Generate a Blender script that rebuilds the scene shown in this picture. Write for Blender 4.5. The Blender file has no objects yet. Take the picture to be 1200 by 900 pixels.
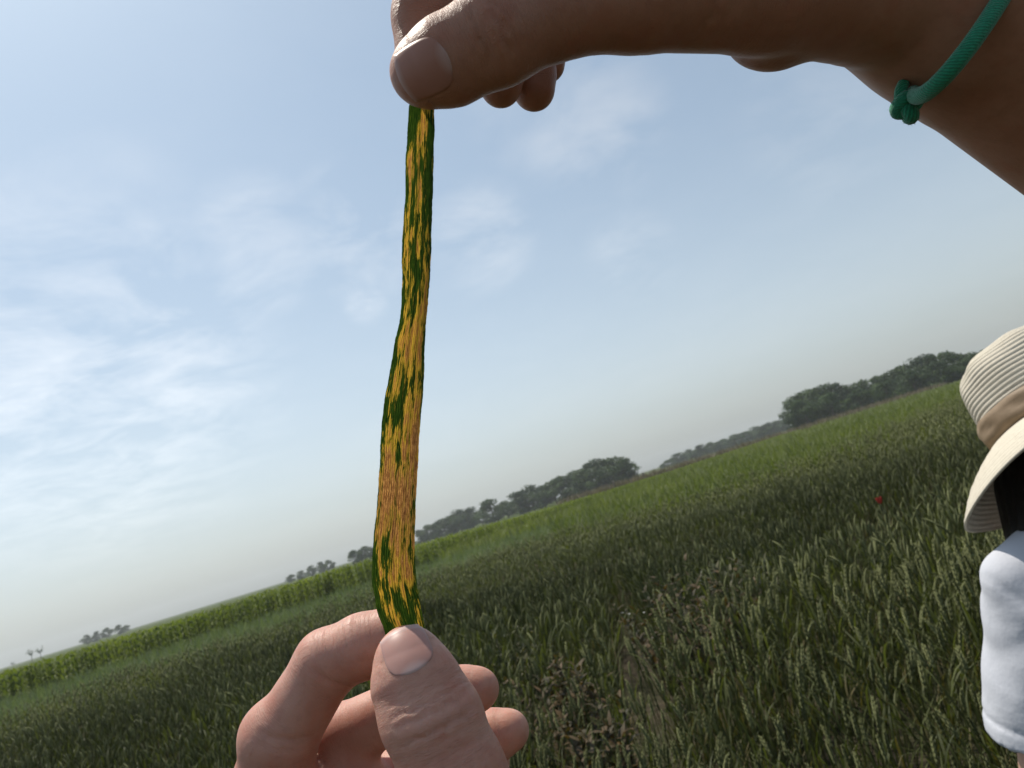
import bpy, bmesh, math, random
import numpy as np
from mathutils import Vector, Matrix

rng = np.random.default_rng(7)
random.seed(7)
S = bpy.context.scene
COL = S.collection
rad = math.radians

# ------------------------------------------------------------------ camera
PITCH, ROLL, FPX = rad(9.0), rad(17.0), 901.0
CAM = np.array([0.0, 0.0, 1.55])
FW = np.array([0, math.cos(PITCH), math.sin(PITCH)])
_r0 = np.array([1.0, 0, 0]); _u0 = np.array([0, -math.sin(PITCH), math.cos(PITCH)])
RT = math.cos(ROLL) * _r0 - math.sin(ROLL) * _u0
UP = math.sin(ROLL) * _r0 + math.cos(ROLL) * _u0
cd = bpy.data.cameras.new('camera'); cam = bpy.data.objects.new('camera', cd); COL.objects.link(cam)
cd.sensor_width = 36; cd.lens = 36 * FPX / 1200; cd.clip_start = 0.01; cd.clip_end = 20000
cd.dof.use_dof = True; cd.dof.focus_distance = 0.23; cd.dof.aperture_fstop = 42
M = Matrix.Identity(4)
for i in range(3):
    M[i][0], M[i][1], M[i][2], M[i][3] = RT[i], UP[i], -FW[i], CAM[i]
cam.matrix_world = M
S.camera = cam

# ------------------------------------------------------------------ world, sun, exposure
SUN_EL, SUN_AZ = rad(64), rad(-42)          # azimuth measured from +Y towards +X
SUN_DIR = Vector((math.sin(SUN_AZ) * math.cos(SUN_EL), math.cos(SUN_AZ) * math.cos(SUN_EL), math.sin(SUN_EL)))
W = bpy.data.worlds.new('World'); S.world = W; W.use_nodes = True
nt = W.node_tree; nt.nodes.clear()
def N(t, k, **kw):
    n = t.nodes.new(k)
    for a, b in kw.items():
        if a.startswith('i_'):
            n.inputs[a[2:].replace('_', ' ')].default_value = b
        else:
            setattr(n, a, b)
    return n
def mth(t, op, a, b=None, c=None, clamp=False):
    n = t.nodes.new('ShaderNodeMath'); n.operation = op; n.use_clamp = clamp
    for i, v in enumerate((a, b, c)):
        if v is None: continue
        if isinstance(v, (int, float)): n.inputs[i].default_value = v
        else: t.links.new(v, n.inputs[i])
    return n.outputs[0]
def mixc(t, fac, a, b, mode='MIX'):
    n = t.nodes.new('ShaderNodeMix'); n.data_type = 'RGBA'; n.blend_type = mode
    for s, v in ((n.inputs[0], fac), (n.inputs[6], a), (n.inputs[7], b)):
        if isinstance(v, (int, float)): s.default_value = v
        elif isinstance(v, tuple): s.default_value = v if len(v) == 4 else (*v, 1)
        else: t.links.new(v, s)
    return n.outputs[2]
def ramp(t, fac, stops):
    n = t.nodes.new('ShaderNodeValToRGB')
    e = n.color_ramp.elements
    while len(e) < len(stops): e.new(0.5)
    for el, (p, c) in zip(e, stops):
        el.position = p
        el.color = (c, c, c, 1) if isinstance(c, (int, float)) else (*c, 1)
    t.links.new(fac, n.inputs[0])
    return n.outputs[0]
sky = N(nt, 'ShaderNodeTexSky', sky_type='NISHITA', sun_disc=False, sun_elevation=SUN_EL, sun_rotation=SUN_AZ,
        altitude=50, air_density=1.0, dust_density=1.6, ozone_density=1.0)
tc = N(nt, 'ShaderNodeTexCoord')
sx = N(nt, 'ShaderNodeSeparateXYZ'); nt.links.new(tc.outputs['Generated'], sx.inputs[0])
zc = mth(nt, 'MAXIMUM', sx.outputs[2], 0.0)
zz = mth(nt, 'ADD', zc, 0.16)
cx = mth(nt, 'DIVIDE', sx.outputs[0], zz); cy = mth(nt, 'DIVIDE', sx.outputs[1], zz)
cv = N(nt, 'ShaderNodeCombineXYZ'); nt.links.new(cx, cv.inputs[0]); nt.links.new(cy, cv.inputs[1]); cv.inputs[2].default_value = 3.1
def wnoise(scale, detail, rough, vec, dist=0.0):
    n = N(nt, 'ShaderNodeTexNoise', i_Scale=scale, i_Detail=detail, i_Roughness=rough, i_Distortion=dist)
    nt.links.new(vec, n.inputs['Vector']); return n.outputs['Fac']
big = wnoise(0.8, 2, 0.5, cv.outputs[0])
fine = wnoise(3.6, 10, 0.60, cv.outputs[0], 0.4)
veil = wnoise(0.6, 4, 0.5, cv.outputs[0])
msk = None
for px, py, rdeg, amp in ((90, 425, 15, 1.0), (300, 290, 6, .75), (420, 270, 6, .8), (560, 275, 5, .75), (690, 145, 6.5, .75), (428, 353, 2.0, .9), (960, 140, 6, .35), (740, 297, 4, .4), (140, 255, 6, .35), (600, 140, 4, .4)):
    dv = FW + RT * ((px - 600) / FPX) - UP * ((py - 450) / FPX); dv = dv / np.linalg.norm(dv)
    dn = N(nt, 'ShaderNodeVectorMath', operation='DOT_PRODUCT'); nt.links.new(tc.outputs['Generated'], dn.inputs[0]); dn.inputs[1].default_value = tuple(dv)
    mr = N(nt, 'ShaderNodeMapRange'); mr.interpolation_type = 'SMOOTHSTEP'; nt.links.new(dn.outputs['Value'], mr.inputs[0])
    mr.inputs[1].default_value = math.cos(rad(rdeg)); mr.inputs[2].default_value = 1.0; mr.inputs[3].default_value = 0; mr.inputs[4].default_value = amp
    msk = mr.outputs[0] if msk is None else mth(nt, 'MAXIMUM', msk, mr.outputs[0])
clm = mth(nt, 'MULTIPLY', ramp(nt, fine, [(0.40, 0.0), (0.66, 1.0)]), mth(nt, 'ADD', msk, .07))
clm = mth(nt, 'ADD', mth(nt, 'MULTIPLY', clm, .85), mth(nt, 'MULTIPLY', veil, .22))
# low haze: thicker toward the horizon
hz = mth(nt, 'POWER', mth(nt, 'SUBTRACT', 1.0, zc), 4.2)
hz = mth(nt, 'MULTIPLY', hz, 0.85)
skyc = mixc(nt, 1.0, sky.outputs[0], (1.0, 1.0, 1.0), 'MULTIPLY')
pale = N(nt, 'ShaderNodeHueSaturation', i_Saturation=0.68, i_Value=1.24); nt.links.new(skyc, pale.inputs['Color']); skyc = mixc(nt, 1.0, pale.outputs[0], (0.87, 1.0, 1.04), 'MULTIPLY')
hsv = N(nt, 'ShaderNodeHueSaturation', i_Saturation=0.12, i_Value=0.86); nt.links.new(skyc, hsv.inputs['Color'])
c1 = mixc(nt, hz, skyc, hsv.outputs[0])
hsv2 = N(nt, 'ShaderNodeHueSaturation', i_Saturation=0.2, i_Value=1.35); nt.links.new(skyc, hsv2.inputs['Color'])
c1 = mixc(nt, 1.0, c1, (0.985, 1.0, 1.0), 'MULTIPLY')
c2 = mixc(nt, mth(nt, 'MULTIPLY', clm, 0.48), c1, hsv2.outputs[0])
bg = N(nt, 'ShaderNodeBackground', i_Strength=0.103); nt.links.new(c2, bg.inputs['Color'])
wo = N(nt, 'ShaderNodeOutputWorld'); nt.links.new(bg.outputs[0], wo.inputs[0])

sl = bpy.data.lights.new('sun', 'SUN'); sl.energy = 4.3; sl.angle = rad(0.6); sl.color = (1.0, 0.93, 0.82)
sun = bpy.data.objects.new('sun', sl); COL.objects.link(sun)
sun.rotation_euler = SUN_DIR.to_track_quat('Z', 'Y').to_euler()
S.view_settings.view_transform = 'Standard'; S.view_settings.look = 'None'
S.view_settings.gamma = 1; S.view_settings.exposure = 0.0; S.view_settings.use_curve_mapping = False
S.render.engine = 'CYCLES'
S.cycles.use_denoising = True
S.cycles.max_bounces = 8; S.cycles.diffuse_bounces = 3; S.cycles.glossy_bounces = 2
S.cycles.transmission_bounces = 4; S.cycles.volume_bounces = 1; S.cycles.transparent_max_bounces = 4
S.cycles.caustics_reflective = False; S.cycles.caustics_refractive = False

# ------------------------------------------------------------------ helpers
def w_of(px, py, d):
    """world point seen at photograph pixel (px, py) at depth d metres"""
    return CAM + FW * d + RT * ((px - 600) / FPX * d) - UP * ((py - 450) / FPX * d)
def c_of(px, py, mm):
    """camera-frame point in mm"""
    return np.array([(px - 600) / FPX * mm, -(py - 450) / FPX * mm, mm], float)
def cam2world(v):
    v = np.asarray(v) / 1000.0
    return CAM + v[:, :1] * RT + v[:, 1:2] * UP + v[:, 2:3] * FW
def link(o, parent=None):
    COL.objects.link(o)
    if parent is not None: o.parent = parent
    return o
def tag(o, label=None, cat=None, group=None, kind=None):
    if label: o['label'] = label
    if cat: o['category'] = cat
    if group: o['group'] = group
    if kind: o['kind'] = kind
    return o
def mesh_np(name, V, F, mats=(), smooth=True, mi=None, tint=None, uv=None):
    """V (n,3), F (m,k) all same k"""
    V = np.asarray(V, np.float32); F = np.asarray(F, np.int32)
    me = bpy.data.meshes.new(name)
    k = F.shape[1]
    me.vertices.add(len(V)); me.vertices.foreach_set('co', V.ravel())
    me.loops.add(F.size); me.loops.foreach_set('vertex_index', F.ravel())
    me.polygons.add(len(F)); me.polygons.foreach_set('loop_start', np.arange(0, F.size, k, dtype=np.int32))
    try: me.polygons.foreach_set('loop_total', np.full(len(F), k, np.int32))
    except Exception: pass
    for m in mats: me.materials.append(m)
    if mi is not None: me.polygons.foreach_set('material_index', np.asarray(mi, np.int32))
    me.update(calc_edges=True)
    if smooth: me.polygons.foreach_set('use_smooth', np.ones(len(F), bool))
    if tint is not None:
        a = me.attributes.new('tint', 'FLOAT', 'POINT'); a.data.foreach_set('value', np.asarray(tint, np.float32))
    if uv is not None:
        ul = me.uv_layers.new(name='UVMap'); ul.data.foreach_set('uv', np.asarray(uv, np.float32)[F.ravel()].ravel())
    me.validate(); me.update()
    return me
def obj(name, me, parent=None, loc=None):
    o = bpy.data.objects.new(name, me)
    if loc is not None: o.location = loc
    return link(o, parent)
def centred(name, V, F, mats, parent=None, origin=None, **kw):
    V = np.asarray(V)
    if origin is None: origin = np.zeros(3)
    return obj(name, mesh_np(name, V - np.asarray(origin), F, mats, **kw), parent, None if parent else origin)
def tube(P, r, seg=8, caps=True):
    """quad tube along polyline P with radii r; returns V,F(quads)"""
    P = np.asarray(P, float); n = len(P); r = np.broadcast_to(np.asarray(r, float), (n,))
    T = np.gradient(P, axis=0); T /= np.linalg.norm(T, axis=1)[:, None] + 1e-12
    ref = np.array([0.3, 0.2, 0.93]); 
    if abs(T[0] @ ref) > 0.95: ref = np.array([1.0, 0, 0])
    u = np.cross(T[0], ref); u /= np.linalg.norm(u)
    V = []
    for i in range(n):
        u = u - T[i] * (u @ T[i]); u /= np.linalg.norm(u); w = np.cross(T[i], u)
        a = np.arange(seg) / seg * 2 * math.pi
        V.append(P[i] + r[i] * (np.cos(a)[:, None] * u + np.sin(a)[:, None] * w))
    V = np.concatenate(V); F = []
    for i in range(n - 1):
        for j in range(seg):
            k = (j + 1) % seg
            F.append((i * seg + j, i * seg + k, (i + 1) * seg + k, (i + 1) * seg + j))
    if caps:
        c0, c1 = len(V), len(V) + 1
        V = np.vstack([V, P[0] - T[0] * r[0] * .4, P[-1] + T[-1] * r[-1] * .4])
        for j in range(0, seg, 2):
            F.append((c0, (j + 2) % seg, (j + 1) % seg, j))
            b = (n - 1) * seg
            F.append((c1, b + j, b + (j + 1) % seg, b + (j + 2) % seg))
    return V, np.array(F)
def merge(parts):
    Vs, Fs, o = [], [], 0
    for V, F in parts:
        Vs.append(V); Fs.append(np.asarray(F) + o); o += len(V)
    return np.concatenate(Vs), np.concatenate(Fs)
def catmull(P, n):
    P = np.asarray(P, float); m = len(P)
    t = np.linspace(0, m - 1, n); out = []
    for x in t:
        i = min(int(x), m - 2); s = x - i
        p0, p1, p2, p3 = P[max(i - 1, 0)], P[i], P[i + 1], P[min(i + 2, m - 1)]
        out.append(0.5 * (2 * p1 + (p2 - p0) * s + (2 * p0 - 5 * p1 + 4 * p2 - p3) * s * s + (3 * p1 - p0 - 3 * p2 + p3) * s ** 3))
    return np.array(out)

# ------------------------------------------------------------------ materials
def mat(name):
    m = bpy.data.materials.new(name); m.use_nodes = True
    t = m.node_tree; b = t.nodes['Principled BSDF']; o = t.nodes['Material Output']
    return m, t, b, o
def noise(t, vec, scale, detail=4, rough=0.55, dist=0.0, out='Fac'):
    n = N(t, 'ShaderNodeTexNoise', i_Scale=scale, i_Detail=detail, i_Roughness=rough, i_Distortion=dist)
    if vec is not None: t.links.new(vec, n.inputs['Vector'])
    return n.outputs[out]
def bump(t, b, h, strength, dist, prev=None):
    n = N(t, 'ShaderNodeBump', i_Strength=strength, i_Distance=dist)
    t.links.new(h, n.inputs['Height'])
    if prev is not None: t.links.new(prev, n.inputs['Normal'])
    if b is not None: t.links.new(n.outputs[0], b.inputs['Normal'])
    return n.outputs[0]
def objco(t): return N(t, 'ShaderNodeTexCoord').outputs['Object']

def skin_mat(name, c0, c1, sss=0.25):
    m, t, b, o = mat(name); v = objco(t)
    n1 = noise(t, v, 55, 4); n2 = noise(t, v, 420, 3)
    f = ramp(t, n1, [(0.35, 0.0), (0.68, 1.0)])
    c = mixc(t, f, c0, c1)
    c = mixc(t, ramp(t, n2, [(0.5, 0.0), (0.75, 0.35)]), c, tuple(x * 0.75 for x in c0))
    jr = N(t, 'ShaderNodeAttribute', attribute_name='joint').outputs['Fac']
    n3 = noise(t, v, 130, 3)
    red = mth(t, 'ADD', mth(t, 'MULTIPLY', jr, .22), ramp(t, n3, [(.5, 0.0), (.7, .35)]))
    c = mixc(t, red, c, tuple(x * y for x, y in zip(c0, (1.0, .72, .66))))
    t.links.new(c, b.inputs['Base Color'])
    b.inputs['Roughness'].default_value = 0.5
    b.inputs['Specular IOR Level'].default_value = 0.38
    b.inputs['Subsurface Weight'].default_value = sss
    b.inputs['Subsurface Radius'].default_value = (1.0, 0.32, 0.18)
    b.inputs['Subsurface Scale'].default_value = 0.006
    vo = N(t, 'ShaderNodeTexVoronoi', feature='DISTANCE_TO_EDGE', i_Scale=1250.0)
    t.links.new(v, vo.inputs['Vector'])
    h = ramp(t, vo.outputs['Distance'], [(0.0, 0.0), (0.2, 1.0)])
    b1 = bump(t, None, h, 0.2, 0.0001)
    b1 = bump(t, None, noise(t, v, 210, 5, 0.6), 0.14, 0.0004, b1)
    # skin lines running round the finger, strongest over the joints
    fa = N(t, 'ShaderNodeAttribute', attribute_name='finger')
    fs = N(t, 'ShaderNodeSeparateXYZ'); t.links.new(fa.outputs['Vector'], fs.inputs[0])
    def fv(ka, kb):
        q = N(t, 'ShaderNodeCombineXYZ'); t.links.new(mth(t, 'MULTIPLY', fs.outputs[0], ka), q.inputs[0]); t.links.new(mth(t, 'MULTIPLY', fs.outputs[1], kb), q.inputs[1]); t.links.new(mth(t, 'MULTIPLY', fs.outputs[2], kb), q.inputs[2]); return q.outputs[0]
    jt = N(t, 'ShaderNodeAttribute', attribute_name='joint').outputs['Fac']
    l1 = ramp(t, noise(t, fv(1.7, .22), 1.0, 5, .66, .5), [(.34, 0.0), (.50, 1.0)])
    l2 = noise(t, fv(3.2, .5), 1.0, 3, .6, .3)
    jm = mth(t, 'ADD', mth(t, 'MULTIPLY', jt, .85), .10)
    hl = mth(t, 'MULTIPLY', l1, jm)
    b1 = bump(t, None, hl, 0.45, 0.00042, b1)
    bump(t, b, mth(t, 'MULTIPLY', l2, mth(t, 'ADD', mth(t, 'MULTIPLY', jt, .7), .3)), 0.4, 0.0004, b1)
    return m
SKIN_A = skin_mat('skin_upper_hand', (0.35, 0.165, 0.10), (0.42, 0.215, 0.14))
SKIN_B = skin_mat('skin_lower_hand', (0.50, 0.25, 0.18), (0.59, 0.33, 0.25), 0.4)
SKIN_P = skin_mat('skin_person', (0.5, 0.3, 0.21), (0.56, 0.34, 0.25), 0.1)
def simple(name, c0, c1, scale, rough=0.7, bmp=None, detail=4):
    m, t, b, o = mat(name); v = objco(t)
    n1 = noise(t, v, scale, detail)
    t.links.new(mixc(t, ramp(t, n1, [(0.3, 0.0), (0.7, 1.0)]), c0, c1), b.inputs['Base Color'])
    b.inputs['Roughness'].default_value = rough
    if bmp: bump(t, b, noise(t, v, bmp[0], 5), bmp[1], bmp[2])
    return m
NAIL, t, b, o = mat('nail'); v = objco(t)
nc_ = mixc(t, noise(t, v, 120, 3), (0.44, 0.235, 0.195), (0.50, 0.29, 0.25))
su = N(t, 'ShaderNodeSeparateXYZ'); t.links.new(N(t, 'ShaderNodeTexCoord').outputs['UV'], su.inputs[0])
mu = mth(t, 'ADD', su.outputs[1], mth(t, 'MULTIPLY', mth(t, 'POWER', mth(t, 'ABSOLUTE', mth(t, 'SUBTRACT', su.outputs[0], .5)), 2.0), 1.6))
lun = ramp(t, mu, [(.13, .55), (.27, 0.0)]); fre = ramp(t, su.outputs[1], [(.86, 0.0), (.94, .7)])
hsn = N(t, 'ShaderNodeHueSaturation', i_Saturation=.55, i_Value=1.35); t.links.new(nc_, hsn.inputs['Color'])
t.links.new(mixc(t, mth(t, 'MAXIMUM', lun, fre), nc_, hsn.outputs[0]), b.inputs['Base Color'])
b.inputs['Roughness'].default_value = 0.42; b.inputs['Specular IOR Level'].default_value = .3; b.inputs['Subsurface Weight'].default_value = 0.2
b.inputs['Subsurface Radius'].default_value = (1, .4, .25); b.inputs['Subsurface Scale'].default_value = 0.003
bump(t, b, noise(t, v, 260, 3), 0.1, 0.0004)
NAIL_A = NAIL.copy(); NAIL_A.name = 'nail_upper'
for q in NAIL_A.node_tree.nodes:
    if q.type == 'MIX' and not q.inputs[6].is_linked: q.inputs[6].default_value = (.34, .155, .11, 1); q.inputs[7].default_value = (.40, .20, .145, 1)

def foliage(name, c0, c1, transl=0.35, rough=0.6, scale=None, ctr=None):
    """two-tone leaf driven by the per-plant 'tint' attribute; leaves let some light through"""
    m, t, b, o = mat(name)
    a = N(t, 'ShaderNodeAttribute', attribute_name='tint')
    c = mixc(t, a.outputs['Fac'], c0, c1)
    t.links.new(c, b.inputs['Base Color']); b.inputs['Roughness'].default_value = rough
    b.inputs['Specular IOR Level'].default_value = 0.25
    tr = N(t, 'ShaderNodeBsdfTranslucent'); 
    t.links.new(mixc(t, 1.0, c, (1.15, 1.25, 0.55), 'MULTIPLY'), tr.inputs['Color'])
    ms = N(t, 'ShaderNodeMixShader', i_Fac=transl)
    t.links.new(b.outputs[0], ms.inputs[1]); t.links.new(tr.outputs[0], ms.inputs[2])
    t.links.new(ms.outputs[0], o.inputs['Surface'])
    return m
WHEAT_LEAF = foliage('wheat_leaf_green', (0.044, 0.054, 0.015), (0.118, 0.132, 0.042), 0.34)
DRY_LEAF = foliage('wheat_leaf_drying', (0.065, 0.062, 0.02), (0.16, 0.13, 0.05), 0.3)
WHEAT_EAR = foliage('wheat_ear_green', (0.095, 0.105, 0.040), (0.235, 0.245, 0.105), 0.2, 0.75)
PALE_LEAF = foliage('pale_crop_green', (0.11, 0.145, 0.06), (0.18, 0.225, 0.105), 0.3)
CORN_LEAF = foliage('corn_green', (0.10, 0.135, 0.02), (0.19, 0.225, 0.042), 0.4)
BRIGHT_LEAF = foliage('bright_field_green', (0.095, 0.125, 0.026), (0.17, 0.195, 0.05), 0.35)
TREE_LEAF = foliage('tree_leaf', (0.018, 0.040, 0.012), (0.070, 0.115, 0.030), 0.25)
BROWN_LEAF = foliage('withered_leaf', (0.040, 0.036, 0.014), (0.115, 0.070, 0.028), 0.25)
DRY_BANK = foliage('dry_bank_grass', (0.11, 0.09, 0.055), (0.19, 0.15, 0.095), .2)
WEED_LEAF = foliage('weed_leaf', (0.05, 0.06, 0.025), (0.11, 0.10, 0.045), 0.25)
BARK = simple('bark', (0.06, 0.05, 0.04), (0.11, 0.09, 0.07), 3, 0.9)
STEM = simple('plant_stem', (0.07, 0.09, 0.035), (0.12, 0.14, 0.06), 40, 0.7)
PETAL = simple('poppy_petal', (0.42, 0.02, 0.015), (0.5, 0.04, 0.02), 90, 0.6)
WHITEPETAL = simple('white_petal', (0.55, 0.56, 0.5), (0.7, 0.7, 0.64), 90, 0.6)
def ground_mat(name, c0, c1, c2, s1, s2):
    m, t, b, o = mat(name); v = objco(t)
    c = mixc(t, ramp(t, noise(t, v, s1, 6), [(0.35, 0.0), (0.65, 1.0)]), c0, c1)
    c = mixc(t, ramp(t, noise(t, v, s2, 5), [(0.42, 0.0), (0.62, 0.8)]), c, c2)
    t.links.new(c, b.inputs['Base Color']); b.inputs['Roughness'].default_value = 0.95; b.inputs['Specular IOR Level'].default_value = 0.0
    bump(t, b, noise(t, v, s1 * 3, 6, 0.65), 0.6, 0.05)
    return m
SOIL = ground_mat('soil', (0.045, 0.038, 0.026), (0.085, 0.07, 0.05), (0.04, 0.045, 0.022), 5, 0.8)
FIELD = ground_mat('far_field_green', (0.05, 0.072, 0.018), (0.065, 0.09, 0.025), (0.075, 0.085, 0.03), 1.4, 0.05)
STUBBLE = ground_mat('bare_strip', (0.12, 0.095, 0.06), (0.16, 0.13, 0.085), (0.09, 0.10, 0.045), 0.8, 0.2)

# ------------------------------------------------------------------ ground
def sheet(name, pts, z, m, label=None):
    me = bpy.data.meshes.new(name); me.from_pydata([(x, y, z) for x, y in pts], [], [tuple(range(len(pts)))])
    me.materials.append(m); o = obj(name, me); o['kind'] = 'structure'; return o
GN = 1500
def grid(name, x0, x1, y0, y1, nx, ny, zf, m):
    X, Y = np.meshgrid(np.linspace(x0, x1, nx), np.linspace(y0, y1, ny))
    V = np.stack([X.ravel(), Y.ravel(), zf(X, Y).ravel()], 1)
    i = np.arange(nx * ny).reshape(ny, nx)
    F = np.stack([i[:-1, :-1], i[:-1, 1:], i[1:, 1:], i[1:, :-1]], -1).reshape(-1, 4)
    o = obj(name, mesh_np(name, V, F, [m])); o['kind'] = 'structure'; return o
sheet('ground', [(-GN, -GN), (GN, -GN), (GN, GN), (-GN, GN)], 0, SOIL)
sheet('far_field', [(-700, 300), (-60, 46), (-8, 42), (6, 26), (40, 24), (700, 60), (900, 900), (-900, 900)], 0.03, FIELD)
sheet('bare_strip', [(4, 108), (62, 122), (64, 128), (2, 114)], 0.06, STUBBLE)

# ------------------------------------------------------------------ instanced-in-numpy vegetation
def strip(P, w, side):
    """flat leaf blade along P, width w per point, side vector per blade -> V, F(tri-able quads)"""
    P = np.asarray(P, float); n = len(P); w = np.broadcast_to(np.asarray(w, float), (n,))
    V = np.empty((2 * n, 3)); V[0::2] = P - side * w[:, None] / 2; V[1::2] = P + side * w[:, None] / 2
    F = np.array([(2 * i, 2 * i + 1, 2 * i + 3, 2 * i + 2) for i in range(n - 1)])
    return V, F
def blade(base, az, L, droop, w, n=5, rise=1.15):
    d = np.array([math.cos(az), math.sin(az), 0]); side = np.array([-math.sin(az), math.cos(az), 0])
    s = np.linspace(0, 1, n)
    ang = rise - droop * s ** 1.4
    dx = np.concatenate([[0], np.cumsum(np.cos(ang[:-1]))]) * L / (n - 1)
    dz = np.concatenate([[0], np.cumsum(np.sin(ang[:-1]))]) * L / (n - 1)
    P = base + d * dx[:, None] + np.array([0, 0, 1.0]) * dz[:, None]
    ww = w * np.clip(np.sin(math.pi * (0.22 + 0.78 * s)) * 1.15, 0.06, 1)
    return strip(P, ww, side)
def octa(c, ax, L, w, t):
    ax = ax / np.linalg.norm(ax); u = np.cross(ax, [0.3, 0.9, 0.1]); u /= np.linalg.norm(u); v = np.cross(ax, u)
    V = np.array([c - ax * L / 2, c + u * w / 2 - ax * L * .08, c + v * t / 2 - ax * L * .08, c - u * w / 2 - ax * L * .08, c - v * t / 2 - ax * L * .08, c + ax * L / 2])
    F = np.array([(0, 2, 1, 1), (0, 3, 2, 2), (0, 4, 3, 3), (0, 1, 4, 4), (5, 1, 2, 2), (5, 2, 3, 3), (5, 3, 4, 4), (5, 4, 1, 1)])
    return V, F
def wheat_template(seed, lod):
    """unit plant ~0.78 m; returns dict of part -> (V,F)"""
    r = np.random.default_rng(seed)
    H = 0.70; laz = r.uniform(0, 6.28); lean = r.uniform(0.02, 0.09)
    s = np.linspace(0, 1, 4 if lod == 0 else 3)
    base = np.stack([math.cos(laz) * lean * s ** 2, math.sin(laz) * lean * s ** 2, H * s], 1)
    d = base[-1] - base[-2]; d /= np.linalg.norm(d)
    nod = r.choice([0.1, 0.3, 0.5, 1.0, 1.8], p=[.35, .33, .2, .08, .04])
    out = {}
    if lod < 2: out['stem'] = tube(base, 0.0016 if lod == 0 else 0.002, 4 if lod == 0 else 3, False)
    L = r.uniform(0.066, 0.088)
    ears = []
    if lod == 0:
        u = np.array([math.cos(laz + 1.2), math.sin(laz + 1.2), 0]); nn = 10
        p = base[-1].copy(); dd = d.copy()
        for i in range(nn):
            f = i / (nn - 1); sz = 0.75 + 0.6 * math.sin(math.pi * min(1, 0.15 + f * 0.85))
            sgn = 1 if i % 2 else -1
            ears.append(octa(p + u * sgn * 0.0029 * sz, dd + u * sgn * 0.20, 0.024 * sz, 0.0062 * sz, 0.0056 * sz))
            q = np.cross(dd, u)
            if i % 2 == 0: ears.append(octa(p + q * 0.003, dd + q * 0.18, 0.022 * sz, 0.0060 * sz, 0.0055 * sz))
            else: ears.append(octa(p - q * 0.003, dd - q * 0.18, 0.022 * sz, 0.0060 * sz, 0.0055 * sz))
            dd = dd + np.array([math.cos(laz), math.sin(laz), -0.2]) * nod * 0.08; dd /= np.linalg.norm(dd)
            p = p + dd * L / nn
    elif lod == 1:
        k = 6; ss = np.linspace(0, 1, k)
        P = base[-1] + d * (ss * L)[:, None] + np.array([math.cos(laz), math.sin(laz), 0]) * (nod * 0.03 * ss ** 2)[:, None]
        ears.append(tube(P, [0.002, 0.0064, 0.0054, 0.0068, 0.005, 0.0012], 3, False))
    else:
        ears.append(octa(base[-1] + d * L * .5, d, L * 1.1, 0.012, 0.011))
    out['ear'] = merge(ears)
    lv = []
    nl = {0: 3, 1: 3, 2: 2}[lod]
    for i in range(nl):
        h = H * (0.78 - 0.19 * i) * r.uniform(0.92, 1.06)
        k = np.interp(h, base[:, 2], base[:, 0]), np.interp(h, base[:, 2], base[:, 1]), h
        lv.append(blade(np.array(k), r.uniform(0, 6.28), r.uniform(0.13, 0.21), r.uniform(0.2, 1.9), {0: 0.0068, 1: 0.009, 2: 0.016}[lod], {0: 6, 1: 4, 2: 3}[lod], r.uniform(1.05, 1.42)))
    out['leaf'] = lv
    return out
def scatter(templates, pos, rot, scl, tilt, tint, stretch=None):
    """templates: list of (V, F, mi); stamps them at pos. Returns V,F,mi,tint"""
    which = rng.integers(0, len(templates), len(pos))
    Vs, Fs, Ms, Ts, off = [], [], [], [], 0
    for k, (V, F, mi) in enumerate(templates):
        idx = np.where(which == k)[0]
        if not len(idx): continue
        c, s = np.cos(rot[idx]), np.sin(rot[idx]); sc = scl[idx]
        x = (V[None, :, 0] * c[:, None] - V[None, :, 1] * s[:, None]) * sc[:, None]
        y = (V[None, :, 0] * s[:, None] + V[None, :, 1] * c[:, None]) * sc[:, None]
        z = V[None, :, 2] * sc[:, None] * (stretch[idx][:, None] if stretch is not None else 1)
        x = x + z * tilt[idx, 0][:, None]; y = y + z * tilt[idx, 1][:, None]
        P = np.stack([x + pos[idx, 0][:, None], y + pos[idx, 1][:, None], z + pos[idx, 2][:, None]], -1)
        Vs.append(P.reshape(-1, 3).astype(np.float32))
        Fs.append((F[None] + (np.arange(len(idx)) * len(V))[:, None, None] + off).reshape(-1, F.shape[1]))
        Ms.append(np.tile(mi, len(idx))); Ts.append(np.repeat(tint[idx], len(V)))
        off += len(idx) * len(V)
    return np.concatenate(Vs), np.concatenate(Fs), np.concatenate(Ms), np.concatenate(Ts)
def tri(F):
    F = np.asarray(F)
    if F.shape[1] == 3: return F
    a = F[:, [0, 1, 2]]; b = F[:, [0, 2, 3]]
    b = b[(b[:, 1] != b[:, 2])]
    return np.concatenate([a, b])
def pack(parts):
    """list of ((V,F), material_index) -> V,F(tris),mi"""
    Vs, Fs, Ms, o = [], [], [], 0
    for (V, F), m in parts:
        T = tri(F); Vs.append(V); Fs.append(T + o); Ms.append(np.full(len(T), m)); o += len(V)
    return np.concatenate(Vs), np.concatenate(Fs), np.concatenate(Ms)
def vnoise(x, y, seed=0):
    """cheap smooth noise from sines, about -1..1"""
    r = np.random.default_rng(seed); o = 0
    for i in range(5):
        a, ph, fr = r.uniform(0, 6.28), r.uniform(0, 6.28), 1.0 * 1.45 ** i
        o = o + np.sin((x * math.cos(a) + y * math.sin(a)) * fr + ph) / 1.25 ** i
    return o / 2.6
PERSON_XY = w_of(1262, 560, 1.10)[:2]
def ground_at(px, py, z):
    d = w_of(px, py, 1) - CAM; return CAM + d * ((z - CAM[2]) / d[2])
WEEDS = [(800, 700, .80, .92, 60, .42), (862, 672, .72, .80, 26, .26), (645, 800, .72, .78, 40, .30), (610, 745, .70, .74, 20, .25), (700, 845, .70, .72, 22, .2)]
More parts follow.
